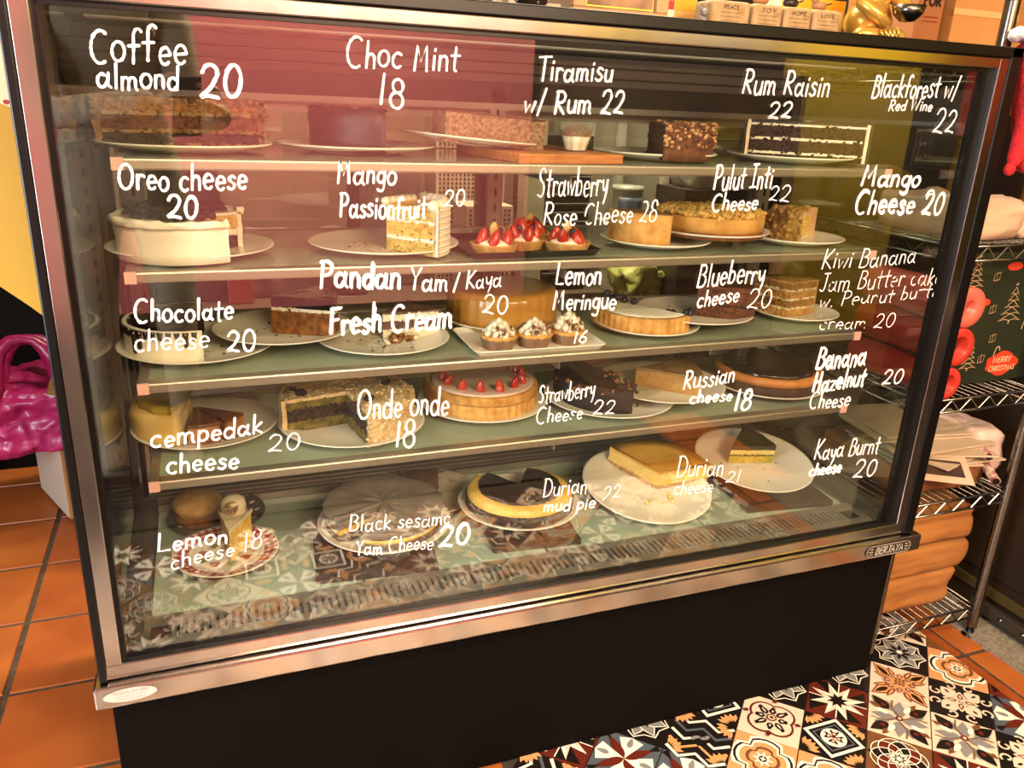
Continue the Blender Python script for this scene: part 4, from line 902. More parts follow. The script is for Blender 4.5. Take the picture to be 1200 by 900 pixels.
o, x, y, z, zt = cake('raisin', 'chocolate_cake', 'half dark chocolate cake with white cream lines, right end of top shelf', 'cake', [('sponge_layer', .008, DCHOC), ('cream_layer', .0035, CREAM, .002), ('sponge_layer', .017, DCHOC), ('cream_layer', .004, CREAM, .003), ('sponge_layer', .017, DCHOC), ('cream_layer', .003, CREAM)], .108, -36, 142, .012, -.025, coat=OFFW, coat_t=.006, topm=BICE, top_t=.004, jit=.002)
m = MB(); m.sector((x, y, 0), .110, .113, z, zt, -35, 140, jit=.001, nr=1); obj('outer_icing', m, BICE, o)
# --- second shelf
o, x, y, z, zt = cake('oreo', 'cream_cake', 'white-sided cream cake heaped with dark cookie crumbs, left end of second shelf', 'cake', [('sponge_layer', .018, DCHOC), ('cream_layer', .01, CREAM), ('sponge_layer', .018, YSP)], .096, 32, 306, -.006, -.028, coat=CREAM, coat_t=.009, topm=CREAM, top_t=.004, jit=.002)
m = MB(); m.sector((x, y, 0), .088, .101, zt-.004, zt+.005, 32, 306, jit=.006, nr=1, bev=.003); obj('flared_cream_edge', m, CREAM, o)
crumbs(o, 'cookie_crumbs', [mat('black_cookie', '140E0C', '241A16', 60, .8), DCHOC], scatter(x, y, zt+.004, .074, 32, 306, 190, 3, 0, .01), (.004, .009), 8)
o, x, y, z, zt = cake('passion', 'passionfruit_slice', 'tall passionfruit cake slice, yellow cut face and combed white cream side', 'cake', [('sponge_layer', .018, cm('green_yellow_sponge', 'A8923A', 'D4BC68', 60)), ('cream_layer', .005, CREAM), ('sponge_layer', .020, YSP), ('cream_layer', .005, CREAM), ('sponge_layer', .016, MATS['green_yellow_sponge'])], .095, -52, 34, -.003, -.033, topm=GOLDTOP, jit=.002)
m = MB()
for k in range(17): m.sector((x, y, 0), .090, .0985+(k % 2)*.001, z+k*.0041, z+k*.0041+.0043, -52, 34, nz=1, nr=1, bev=.0015, n=16)
obj('combed_cream_side', m, CREAM, o)
m = MB()
for i in range(9): a = math.radians(-50+i*10.5); m.ball((x+.088*math.cos(a), y+.088*math.sin(a), zt+.003), (.010, .010, .008), 10, 7, 0, .15, i)
for i in range(6): m.ball((x+.012*i*math.cos(math.radians(34)), y+.012*i*math.sin(math.radians(34)), zt+.003), (.008, .008, .006), 10, 6, 0, .2, i)
obj('piped_cream', m, CREAM, o)
crumbs(o, 'passionfruit_seeds', mat('black_seeds', '17120E', None, rough=.4), [(x+q*math.cos(math.radians(-52)), y+q*math.sin(math.radians(-52))-.0015, z+rnd.uniform(.004, .062)) for q in [rnd.uniform(.01, .09) for _ in range(26)]], (.0008, .0014), 2)
TRAYD = mat('black_tray', '14100E', '1E1814', 6, .3)
def tray(name, x, y, z, w, d, h, mt, label, rz=0):
    m = MB(); L = .010
    M_ = Matrix.Rotation(rz, 3, 'Z')
    def ring(e, zz): 
        P_ = []
        for (sx_, sy_) in ((-1, -1), (1, -1), (1, 1), (-1, 1)):
            cx_, cy_ = sx_*(w/2-.014), sy_*(d/2-.014)
            a0_ = math.atan2(sy_, sx_)-PI/4
            for k in range(5): a = a0_+PI/2*k/4; P_.append(Vector((x, y, zz))+M_ @ Vector((cx_+(.014+e)*math.cos(a), cy_+(.014+e)*math.sin(a), 0)))
        return P_
    R_ = [ring(-L, z), ring(0, z+h), ring(-.0015, z+h+.0012), ring(-L-.001, z+.0025)]
    vs = [p for r_ in R_ for p in r_]; n = 20
    m.add(vs, [(k*n+i, k*n+(i+1) % n, (k+1)*n+(i+1) % n, (k+1)*n+i) for k in range(3) for i in range(n)]+[tuple(range(n))[::-1], tuple(range(3*n, 4*n))], 0, False)
    o = obj(name, m, mt); tag(o, label, 'tray'); return o
tray('serving_tray', .662, .222, .5412, .235, .20, .010, TRAYD, 'black tray under the strawberry tarts', .03)
def tartlet(x, y, z, name, label, group, r=.039):
    t = thing(name, label, 'tart', (x, y, z), group); m = MB()
    n = 48; prof = [(r*.82, 0), (r, .015), (r*1.02, .0165), (r*.93, .0165), (r*.85, .010)]
    m.lathe(prof, (x, y, z), 72, flute=.03, fk=24); obj('fluted_crust', m, CRUST, t); return t
for i, (tx_, ty_, lb) in enumerate(((.588, .128, 'strawberry tart at the front left of the black tray'), (.653, .165, 'tallest strawberry tart, behind the other two on the black tray'), (.720, .128, 'strawberry tart at the front right of the black tray, one berry pale'), (.69, .235, 'strawberry tart half hidden at the back of the black tray'))):
    z = .5444; tx_ += .012; ty_ += .038; t = tartlet(tx_, ty_, z, 'strawberry_tart', lb, 'strawberry tarts on the black tray')
    m = MB(); m.ball((tx_, ty_, z+.014), (.030, .030, .010), 16, 8, 0, .1, i); obj('cream', m, CREAM, t)
    pts = [(tx_+.021*math.cos(a), ty_+.021*math.sin(a), z+.024) for a in [i*.4+k*2*PI/5-1.9 for k in range(5)]]+[(tx_, ty_+.004, z+.034)]
    berries(t, pts, .0165, i+3, mts=[BERRY, BERRY, BERRYP] if i != 1 else [BERRY, BERRY, BERRY, BERRYP])
    blueberries(t, [(tx_+.015*math.cos(a), ty_+.015*math.sin(a), z+.035) for a in (i-1.4, i+.6, i+2.9)], .006)
o, x, y, z, zt = cake('yellowtart', 'tart_wedge', 'yellow custard tart wedge with brown rim, behind the lettering on second shelf', 'cake', [('crust', .008, DCRUST), ('filling', .030, CHEESE)], .078, 168, 262, .004, .018, coat=CRUST, coat_t=.005, topm=cm('brown_top', '7A5226', 'A07436', 40), jit=.001)
o, x, y, z, zt = cake('crumble', 'crumble_tart', 'whole round golden tart with crumble top, right part of second shelf', 'cake', [('crust', .010, DCRUST, -.001), ('filling', .020, cm('golden_side', 'B5823A', 'CC9C4E', 40))], .094, 0, 360, jit=.001)
crumbs(o, 'crumble', cm('golden_crumble', 'B88A3C', 'D6B060', 60), scatter(x, y, zt, .091, 0, 360, 700, 4, 0, .006), (.003, .0068), 5)
o, x, y, z, zt = cake('pinkslice', 'cheesecake_slice', 'pale pink-edged slice with yellow centre and crumbly left side', 'cake', [('filling', .006, OFFW), ('filling', .026, CHEESE, .006), ('filling', .006, cm('pink_cream', 'D9AE94', 'E3C2A8', 30, .6, .3))], .085, 170, 218, .060, .028, coat=cm('brown_nut_coat', '8A6232', 'B89052', 80), coat_t=.008, topm=MATS['pink_cream'], top_t=.004, jit=.002)
crumbs(o, 'nut_crumbs', MATS['brown_nut_coat'], scatter(x, y, zt, .085, 170, 218, 60, 4)+sidepts(x, y, .085, z, zt, 165, 220, 60, 5), (.003, .006), 5)
m = MB(); m.sector((x, y, 0), .0, .010, z, zt, -60, 60, n=8); obj('cream_end', m, MATS['pink_cream'], o)
# --- third shelf
o, x, y, z, zt = cake('choccheese', 'chocolate_drip_cake', 'white cake with glossy chocolate top and drips, left end of third shelf', 'cake', [('sponge_layer', .045, DCHOC)], .096, 75, 282, -.012, .002, coat=CREAM, coat_t=.006, topm=GLAZE, top_t=.006, jit=.001)
m = MB()
for i in range(17):
    a = math.radians(160+i*7.2); L = .012+.03*abs(noise.noise(Vector((i*2.3, 1, 0))))*1.6
    if i > 10: L *= .7
    q = [(x+(.0965)*math.cos(a), y+.0965*math.sin(a), zt-.001-t*L) for t in (0, .3, .6, .9, 1)]
    m.tube(q, [.005, .0042, .0036, .0038, .002], 7)
obj('chocolate_drips', m, GLAZE, o)
o, x, y, z, zt = cake('blueb', 'blueberry_slice', 'brown cake slice with white cream and glossy black jelly top', 'cake', [('sponge_layer', .030, cm('orange_brown_sponge', '6B3C16', '9A6228', 110, bump=1)), ('cream_layer', .004, CREAM)], .104, -27, 40, -.018, -.010, topm=JELLY, top_t=.014, jit=.003)
o, x, y, z, zt = cake('freshcream', 'cream_cake_slice', 'small collapsed slice of purple and pale cake on the messy plate', 'cake', [('sponge_layer', .016, OFFW), ('filling', .014, cm('purple_yam_layer', '5E4038', '7A5648', 50)), ('sponge_layer', .012, CREAM)], .098, 4, 52, .0, .004, topm=MATS['purple_yam_layer'], jit=.004)
crumbs(o, 'fallen_crumbs', [OFFW, BROWN], [(x+rnd.uniform(0, .05), y+rnd.uniform(-.03, .03), z+rnd.uniform(0, .01)) for _ in range(40)], (.003, .008), 6)
o, x, y, z, zt = cake('kaya', 'amber_cake', 'whole round amber cake with smooth glossy top, behind the meringue tarts', 'cake', [('crust', .006, CRUST, -.002)], .098, 0, 360, jit=0)
m = MB(); m.sector((x, y, 0), 0, .097, z+.006, z+.055, 0, 360, bev=.010, jit=.001, n=96, flute=.012, fk=30); obj('cake_body', m, AMBER, o)
tray('serving_tray', .676, .184, .3812, .240, .155, .009, CHINA, 'white rectangular tray under the meringue tarts', -.02)
MERT = cm('toasted_meringue', '6A3C18', 'E8DCC4', 75, .5, .3, ramp=(.40, .52)); PAPER = mat('brown_baking_paper', '7E5C44', '9A7A60', 40, .8)
for i, (tx_, ty_, lb) in enumerate(((.601, .118, 'meringue tart at the left of the white tray'), (.666, .118, 'meringue tart in the middle of the white tray'), (.732, .122, 'tallest peaked meringue tart, right on the white tray'))):
    z = .3840; tx_ += .008; ty_ += .034; t = thing('meringue_tart', lb, 'tart', (tx_, ty_, z), 'meringue tarts on the white tray')
    m = MB(); m.lathe([(.0245, 0), (.031, .019), (.032, .020)], (tx_, ty_, z), 80, flute=.035, fk=26); obj('paper_case', m, PAPER, t)
    m = MB(); m.lathe([(.028, .016), (.0325, .020), (.031, .0235), (.0001, .024)], (tx_, ty_, z), 40, flute=.03, fk=13); obj('pastry', m, CRUST, t)
    m = MB(); hh = (1, .95, 1.12)[i]
    for lv, (rr_, zz_, nn) in enumerate(((.0225, .027, 9), (.016, .034, 7), (.009, .040, 5))):
        for k in range(nn):
            a = 2*PI*k/nn+lv*.4+i
            m.ball((tx_+rr_*math.cos(a), ty_+rr_*math.sin(a), z+zz_*hh), (.0072, .0072, .0065), 8, 6, 0, .5, k+lv)
    m.lathe([(.020, .022), (.016, .035), (.008, .044), (.0045, .050*hh), (.0001, .053*hh)], (tx_, ty_, z), 24, flute=.18, fk=7); obj('meringue_swirl', m, MERT, t)
o, x, y, z, zt = cake('halftart', 'blueberry_tart', 'half tart with thick golden crust, cream and blueberries', 'cake', [('crust', .004, DCRUST), ('filling', .018, CHEESE)], .088, 112, 302, .006, .024, jit=.001)
m = MB(); m.sector((x, y, 0), .080, .093, z, z+.027, 112, 302, flute=.012, fk=46, jit=.001, n=120, nr=1); obj('crust_wall', m, CRUST, o)
m = MB(); m.sector((x, y, 0), 0, .081, zt, zt+.006, 112, 302, bev=.003, jit=.002); obj('cream', m, CREAM, o)
blueberries(o, [(x-.052, y+.030, zt+.010), (x-.040, y+.024, zt+.018), (x-.043, y+.046, zt+.011), (x-.022, y+.034, zt+.010), (x-.010, y+.020, zt+.010), (x-.062, y+.012, zt+.010), (x-.03, y+.055, zt+.011), (x-.014, y+.05, zt+.011), (x-.05, y+.05, zt+.02)], .0068)
o, x, y, z, zt = cake('brownslice', 'chocolate_slice', 'tall mid-brown chocolate cake slice on third shelf', 'cake', [('sponge_layer', .018, MCHOC), ('cream_layer', .003, DCHOC), ('sponge_layer', .020, MCHOC)], .105, -38, 18, -.005, -.012, coat=MCHOC, coat_t=.005, topm=MCHOC, top_t=.006, jit=.004)
o2, x2, y2, z2 = on('brownslice', 'loose_blueberries', 'blueberries lying loose left of the mid-brown chocolate slice', 'fruit', -.04, .02)
for i, (a, b) in enumerate(((-.02, -.045), (-.012, -.05), (.012, -.055), (.022, -.05), (.018, -.06))):
    m = MB(); m.ball((x2+a, y2+b+.02, z2+.0055), .006, 10, 7, 0, .05, i); obj('blueberry', m, BLUEB, o2)
TANL = cm('tan_layer', 'A07440', 'BC9258', 90)
o, x, y, z, zt = cake('layered', 'layered_slice', 'tan many-layered cake slice showing its corner, right end of third shelf', 'cake', [('sponge_layer', .010, TANL), ('cream_layer', .003, OFFW, -.001), ('sponge_layer', .010, cm('brown_layer', '7E5830', '98703E', 80)), ('cream_layer', .003, OFFW, -.001), ('sponge_layer', .010, TANL), ('cream_layer', .003, OFFW, -.001), ('sponge_layer', .008, MATS['brown_layer'])], .082, 12, 112, -.034, -.020, coat=TANL, topm=TANL, jit=.002)
# --- fourth shelf
o, x, y, z, zt = cake('cempedak', 'cheesecake', 'pale yellow cheesecake with domed yellow-green top, left end of fourth shelf', 'cake', [('crust', .006, DCRUST)], .092, 95, 262, -.022, .004, jit=.001)
m = MB(); m.sector((x, y, 0), 0, .092, z+.006, z+.052, 95, 262, bev=.012, jit=.002); obj('cheese_filling', m, CHEESE, o)
m = MB(); m.sector((x, y, 0), 0, .080, z+.0515, z+.0535, 78, 250, jit=.004, topf=lambda q, a: .010-.012*(1-q)); obj('fruit_topping', m, mat('yellow_green_fruit_jelly', '9A7E1E', 'C2A63A', 12, .25, bump=.2, coat=.2), o)
CARAM = mat('caramel_glaze', '4A220C', '6B3814', 12, .15, coat=.5)
for i, (a0, a1, lb) in enumerate(((264, 296, 'small brown glazed slice against the cut side of the yellow cheesecake'), (299, 326, 'small brown glazed slice right of its twin, fourth shelf'))):
    o, x, y, z, zt = cake('cempedak', 'brown_slice', lb, 'cake', [('crust', .005, DCRUST), ('filling', .026, cm('brown_custard', '8A5428', 'A87040', 40, .6, .3))], .088, a0, a1, -.018+i*.004, .004, topm=CARAM, top_t=.005, jit=.001, group='brown glazed slices on fourth shelf')
COCO = cm('coconut_flake_coat', 'CDA872', 'E6CDA0', 130, bump=1.2)
o, x, y, z, zt = cake('coconut', 'coconut_cake', 'big coconut-coated cake with quarter cut out and dark filling', 'cake', [('sponge_layer', .018, cm('olive_sponge', '5A4C18', '837230', 90)), ('filling', .022, cm('dark_palm_sugar_filling', '1E120C', '4A3424', 150, bump=1)), ('sponge_layer', .012, MATS['olive_sponge'])], .112, -82, 192, -.008, .004, coat=COCO, coat_t=.008, topm=COCO, top_t=.006, jit=.003)
crumbs(o, 'coconut_flakes', COCO, scatter(x, y, zt, .108, -82, 192, 260, 2)+sidepts(x, y, .112, z, zt, -84, 0, 260, 4), (.0015, .0034), 3)
crumbs(o, 'brown_sugar_cubes', DCHOC, [(x+.075, y+.045, zt+.004), (x+.070, y+.020, zt+.004), (x+.066, y+.03, zt+.009), (x+.028, y-.052, zt+.004), (x+.0, y-.074, zt+.001), (x+.05, y+.06, zt+.004), (x-.075, y+.0, zt+.004), (x-.085, y+.022, zt+.004)], (.006, .009), 3, .8)
o, x, y, z = on('strawtart', 'strawberry_cheese_tart', 'whole pale tart ringed with red strawberries, middle of fourth shelf', 'cake')
m = MB(); m.sector((x, y, 0), 0, .100, z, z+.030, 0, 360, flute=.014, fk=44, n=176, jit=0); obj('fluted_crust', m, CRUST, o)
m = MB(); m.sector((x, y, 0), 0, .102, z+.030, z+.046, 0, 360, bev=.004, jit=.001, n=96); obj('baked_rim', m, cm('baked_side', 'A8702E', 'D09A4C', 50), o)
m = MB(); m.sector((x, y, 0), 0, .094, z+.046, z+.050, 0, 360, bev=.002); obj('pink_cream_top', m, mat('pale_pink_cream', 'D9B7A2', 'E2C4B0', 10, .4, bump=.1), o)
berries(o, [(x+.074*math.cos(math.radians(a)), y+.074*math.sin(math.radians(a)), z+.057) for a in (172, 195, 222, 248, 275, 302, 325, 350, 12, 35)], .0135, 9)
m = MB(); m.ball((x-.098, y+.03, z+.03), (.006, .02, .03), 8, 6, 0, .3, 2); obj('leaf_garnish', m, mat('yellow_green_leaf', '8A7A2E', None, rough=.5), o)
o, x, y, z, zt = cake('darkcake', 'chocolate_cake', 'ragged black chocolate cake half with orange-brown crumbs, fourth shelf', 'cake', [('sponge_layer', .040, DCHOC)], .102, 105, 268, .008, .018, coat=cm('black_side', '170C08', '26140E', 60), topm=BICE, top_t=.004, jit=.004)
crumbs(o, 'orange_brown_crumbs', [cm('rust_crumb', '7A4420', 'A86A34', 60), DCHOC], [(x-.004+q*math.cos(math.radians(265))+rnd.uniform(-.01, .02), y+q*math.sin(math.radians(265)), zt+rnd.uniform(-.006, .002)) for q in [rnd.uniform(.0, .1) for _ in range(60)]]+sidepts(x, y, .097, zt-.012, zt, 170, 262, 40, 3), (.003, .007), 6)
o, x, y, z, zt = cake('tancake', 'flat_tan_wedge', 'flat tan cake wedge with streaky top, behind the lettering on fourth shelf', 'cake', [('filling', .030, cm('tan_custard', '9A6E36', 'B58A4C', 40, .7, .4))], .125, -42, 12, -.052, .008, topm=cm('streaky_tan_top', '6E5226', '94743C', 25), top_t=.005, jit=.002)
m = MB(); m.box((.952, .235, PLATES['tancake']['z']+.0012), (.075, .060, .0010), rz=.5); o = obj('paper_napkin', m, mat('napkin_paper', 'C2B79C', None, rough=.9)); tag(o, 'small folded napkin left of the flat tan cake wedge', 'napkin')
o, x, y, z, zt = cake('orangecake', 'orange_band_cake', 'whole dark cake with orange band and black glossy top, right end of fourth shelf', 'cake', [('base', .026, cm('dark_brown_base', '2E170C', '45260F', 80)), ('orange_filling', .013, cm('orange_custard', 'A8622A', 'C8843E', 30, .5, .3), -.001)], .103, 0, 360, jit=.002)
m = MB(); m.sector((x, y, 0), 0, .092, zt-.001, zt+.009, 0, 360, bev=.006, jit=.002); obj('black_glaze_top', m, GLAZE, o)
# --- case floor
o, x, y, z = on('dots', 'cream_bun', 'tan domed bun on brown base on the polka-dot plate', 'bun', -.032, -.005)
m = MB(); m.lathe([(.038, 0), (.043, .008), (.043, .018), (.036, .024)], (x, y, z), 32, flute=.02, fk=9); obj('bun_base', m, DCRUST, o)
m = MB(); m.ball((x, y, z+.034), (.046, .044, .027), 28, 14, 0, .12, 3); obj('bun_top', m, cm('tan_bun_top', 'A5793E', 'C09A5A', 50, .7, .5), o)
o, x, y, z = on('gingham', 'lemon_cake_slice', 'narrow white and yellow lemon cake slice with dried lemon on top', 'cake', .006, -.03)
LEMS = cm('lemon_sponge', 'D9AE3C', 'EBCB68', 60)
m = MB(); m.sector((x, y, 0), 0, .086, z, z+.052, 62, 98, jit=.002, n=10); obj('lemon_sponge', m, LEMS, o)
m = MB(); m.sector((x, y, 0), 0, .086, z+.052, z+.060, 60, 100, jit=.001, n=10); obj('white_icing', m, OFFW, o)
m = MB(); m.lathe([(.020, 0), (.022, .006), (.020, .020), (.012, .026), (.0001, .028)], (x+.012, y+.076, z+.060), 24); obj('cream_dome', m, OFFW, o)
m = MB(); m.lathe([(.0001, -.001), (.012, -.001), (.012, .001), (.0001, .001)], (0, 0, 0), 20); m.v = [tuple(Vector((x+.008, y+.056, z+.074))+Matrix.Rotation(1.15, 3, 'X') @ Vector(v)) for v in m.v]
obj('dried_lemon', m, mat('dried_lemon_rind', 'C2A468', '8A6A3A', 200, .6), o)
m = MB()
for k in range(7):
    a = k*2*PI/7; P_ = [(.0015*math.cos(a), .0015*math.sin(a)), (.009*math.cos(a-.3), .009*math.sin(a-.3)), (.009*math.cos(a+.3), .009*math.sin(a+.3))]
    m.poly([Vector((x+.008, y+.056, z+.074))+Matrix.Rotation(1.15, 3, 'X') @ Vector((p, q, .0014)) for p, q in P_])
obj('lemon_segments', m, mat('dark_lemon_segment', '3A2210', None, rough=.5), o, kind='stuff')
o, x, y, z, zt = cake('floral', 'brown_cake_slice', 'brown cake slice on the flower-patterned cream plate', 'cake', [('sponge_layer', .035, cm('dusty_brown', '4A3220', '644630', 40))], .085, -62, -5, -.055, .045, topm=MATS['dusty_brown'], jit=.003)
GREY = cm('grey_sesame_icing', '77695A', '8C7E6E', 22, .6, .7, 30)
o, x, y, z, zt = cake('sesame', 'sesame_cake', 'round grey sesame cake with creased top and pale cut edge', 'cake', [('base', .020, cm('grey_brown_base', '55463A', '6B5A4A', 60)), ('cream_layer', .010, CHEESE, .002), ('grey_layer', .016, GREY)], .106, -122, 208, .0, .004, jit=.002)
m = MB(); m.sector((x, y, 0), 0, .110, zt, zt+.006, -116, 202, jit=.006, bev=.003, topf=lambda q, a: .004*noise.noise(Vector((q*4, a*3, 0)))); obj('creased_top', m, GREY, o)
o, x, y, z = on('mudpie', 'mud_pie', 'black crumb mud pie with bright yellow rim and missing back piece', 'pie')
m = MB(); m.sector((x, y, 0), 0, .106, z, z+.032, 128, 415, jit=.003, n=90); obj('black_crumb_base', m, cm('black_crumb_side', '14100E', '2A2320', 110, bump=1.2), o)
m = MB(); m.sector((x, y, 0), 0, .104, z+.032, z+.046, 128, 415, bev=.012, jit=.001, n=90); obj('yellow_filling', m, cm('yellow_custard', 'D9A43A', 'E9BE5C', 20, .45, .15), o)
m = MB(); m.sector((x, y, 0), 0, .082, z+.0455, z+.051, 122, 418, bev=.003, jit=.002, n=80); obj('black_top', m, mat('black_mud_top', '17100D', '261B16', 40, .35, bump=.5), o)
o, x, y, z, zt = cake('durian', 'cheesecake_wedge', 'golden-topped cheesecake wedge on the largest plate', 'cake', [('sponge_base', .008, cm('pale_brown_base', 'A87E4A', 'C29A62', 70)), ('cheese_filling', .028, CHEESE)], .128, 2, 118, .018, -.012, topm=GOLDTOP, top_t=.005, jit=.003)
o2, x, y, z = on('durian', 'cheesecake_crumbs', 'fallen cheesecake crumbs in front of the golden wedge', 'crumbs', 0, -.05); o2['kind'] = 'stuff'
crumbs(o2, 'crumb', CHEESE, [(x-.02+rnd.uniform(-.03, .06), y+rnd.uniform(-.01, .02), z+.002) for _ in range(8)], (.003, .006), 3)
o, x, y, z, zt = cake('pandan', 'pandan_slice', 'slice with dark green top over yellow and green layers', 'cake', [('sponge_layer', .013, cm('pandan_yellow_sponge', '9E9234', 'BDB04E', 60)), ('green_line', .003, mat('green_jelly', '4C5A1A', None, rough=.3)), ('cream_layer', .008, cm('pale_yellow_cream', 'D0B85C', 'E0CC7C', 30, .5, .2))], .105, -12, 42, -.062, .008, topm=mat('dark_green_pandan_top', '1E2410', '2C3418', 30, .4, bump=.3), top_t=.008, jit=.0015)
o, x, y, z = on('smallfloral', 'dark_fruit_cake', 'small dark red crumbly cake on the small flowered plate', 'cake')
m = MB(); m.ball((x, y, z+.010), (.028, .026, .012), 18, 8, 0, .2, 4); obj('cake_mound', m, cm('dark_red_crumb', '3A1810', '5E2A1C', 80, bump=1), o)
tilt_plates()
# ------------------------------------------------------------------ things on top of the case
TOP = .9025
def tg(name, mb, mats, label, cat, group=None, **k): return tag(obj(name, mb, mats, **k), label, cat, group)
SILV = mat('silver_glitter', 'C9C4BC', '6A6660', 200, .3, .8); DARKO = mat('dark_ornament_gloss', '1C1512', '3A2C22', 22, .2, coat=.5)
for i, (x, r, lb) in enumerate(((.455, .030, 'dark glossy bauble at the left among the ornaments on top of the case'), (.555, .034, 'dark glossy bauble in the middle with silver beads, on top of the case'), (.640, .031, 'brownish glossy bauble beside the picture frame on top of the case'))):
    t = thing('bauble', lb, 'ornament', (x, .15, TOP), 'dark baubles on top of the case')
    m = MB(); m.lathe([(.0001, 0), (.016, 0), (.017, .006), (.010, .010)], (x, .15, TOP), 20); obj('base', m, SILV, t)
    m = MB(); m.ball((x, .15, TOP+.008+r), r, 20, 14); obj('ball', m, DARKO, t)
    m = MB()
    for k in range(36):
        a = k*2.4; h_ = -.75+1.4*k/36; q = math.sqrt(max(0, 1-h_*h_))*r; m.ball((x+q*math.cos(a), .15+q*math.sin(a), TOP+.008+r+h_*r), .0022, 6, 4)
    obj('silver_beads', m, SILV, t, kind='stuff')
YEL = mat('yellow_carton', 'E0A41C', None, rough=.5); ORG = mat('orange_card', 'D9861C', None, rough=.5); REDC = mat('red_card', 'C42A22', None, rough=.5); WCARD = mat('white_card', 'E8DCC4', None, rough=.6)
for i, (x, y, w, h, mt, lb) in enumerate(((.495, .22, .022, .08, [WCARD, ORG], 'small orange and white card between the first two dark baubles'), (.603, .21, .020, .08, [WCARD, REDC], 'small red and white card between the second and third dark baubles'), (.678, .22, .030, .09, [ORG, ORG], 'orange card left of the picture frame'))):
    m = MB(); m.box((x, y, TOP+h/2), (w, .012, h), 0); m.box((x, y-.0066, TOP+h*.62), (w*.8, .001, h*.5), 1); tg('gift_card', m, mt, lb, 'card', 'cards among the baubles')
FRM = mat('tan_picture_frame', 'A8875E', 'B89468', 12, .5); GOLDL = mat('yellow_gold_line', 'E0C84A', None, rough=.35, metal=.3)
t = thing('picture_frame', 'tan picture frame with yellow inner line and brownish picture, on top of the case', 'picture frame', (.79, .15, TOP))
m = MB()
for (x0, x1, z0, z1) in ((.707, .873, TOP, TOP+.020), (.707, .873, TOP+.10, TOP+.12), (.707, .729, TOP+.02, TOP+.10), (.851, .873, TOP+.02, TOP+.10)): m.bb(x0, x1, .144, .158, z0, z1)
obj('frame', m, FRM, t, bevel=.002)
m = MB(); m.bb(.729, .851, .152, .156, TOP+.02, TOP+.10); obj('picture', m, mat('brown_picture_print', '6A4A30', 'B08A66', 16, .5, detail=2), t)
m = MB(); ribbon(m, [(.732, TOP+.10), (.732, TOP+.0235), (.848, TOP+.0235), (.848, TOP+.10)], .0022, fy(.1515), 0); obj('gold_line', m, GOLDL, t)
m = MB(); m.box((.895, .20, TOP+.055), (.030, .022, .11), 0); m.box((.895, .188, TOP+.070), (.027, .001, .075), 1)
write(m, 'TEN', (.884, TOP+.045), (.905, TOP+.045), .006, .001, fy(.187), 0, 0, 0, 2, True)
tg('packet', m, [WCARD, REDC, WCARD], 'red and cream packet right of the picture frame', 'packet')
m = MB(); m.box((.938, .22, TOP+.06), (.048, .03, .12), 0); m.box((.938, .2045, TOP+.075), (.044, .001, .08), 1)
tg('carton', m, [mat('cream_yellow_carton', 'D9A860', None, rough=.6), YEL], 'tall yellow carton behind the grey mouse figurine', 'carton')
t = thing('mouse_figurine', 'tiny grey mouse figurine in front of the yellow carton', 'figurine', (.903, .09, TOP)); GR_ = mat('grey_figurine', '77706C', None, rough=.5)
m = MB(); m.ball((.903, .09, TOP+.009), (.007, .007, .009), 12, 8); m.ball((.903, .087, TOP+.020), .006, 12, 8); obj('body', m, GR_, t)
for s in (-1, 1): m = MB(); m.ball((.903+s*.005, .089, TOP+.026), (.003, .001, .003), 8, 6); obj('ear', m, GR_, t)
STONE = mat('speckled_sand_stone', '94784E', 'AE926A', 60, .85, bump=.4); INK = mat('dark_ink', '3A2C1C', None, rough=.8)
for i, (x0, x1, wd, lb) in enumerate(((.920, .994, 'PEACE', 'widest sandy stone block with lettering, leftmost of the four'), (.999, 1.056, 'JOY', 'sandy stone block lettered JOY, second from the left'), (1.060, 1.114, 'HOPE', 'sandy stone block, third from the left'), (1.118, 1.172, 'LOVE', 'sandy stone block lettered LOVE, rightmost of the four'))):
    t = thing('stone_block', lb, 'ornament', ((x0+x1)/2, .12, TOP), 'lettered stone blocks on top of the case')
    m = MB(); m.bb(x0, x1, .095, .145, TOP, TOP+.042); obj('block', m, STONE, t, bevel=.006, seg=3)
    m = MB(); f = fy(.0944); cx = (x0+x1)/2; write(m, wd, (cx-.014, TOP+.030), (cx+.014, TOP+.030), .0055, .0009, f, .02, 0, 0, 0, True)
    for k in range(4):
        z = TOP+.024-k*.006; w = .019
        for j in range(9): 
            u = cx-w+j*2*w/9; ribbon(m, [(u, z), (u+.0008, z+.002), (u+.0016, z), (u+.0026, z+.0016)], .0005, f, 0, False)
    obj('lettering', m, INK, t, kind='stuff')
    ft = thing('bird_figurine', ('dark', 'brown', 'black', 'dark-headed')[i]+' little bird sitting on the '+('widest', 'second', 'third', 'rightmost')[i]+' stone block', 'figurine', (cx, .12, TOP+.0422))
    m = MB(); m.ball((cx, .12, TOP+.0502), (.014, .010, .008), 12, 8); m.ball((cx-.010, .12, TOP+.059), .006, 10, 8); obj('body', m, [mat('figurine_dark', '241A18', None, rough=.4), mat('figurine_tan', '9A6E48', None, rough=.5)][i % 2], ft)
    m = MB(); m.tube([(cx-.015, .12, TOP+.059), (cx-.020, .12, TOP+.058)], [.002, .0004], 6); obj('beak', m, ORG, ft)
    m = MB(); m.box((cx+.016, .12, TOP+.053), (.014, .007, .002), ry=-.3); obj('tail', m, MATS['figurine_dark'], ft)
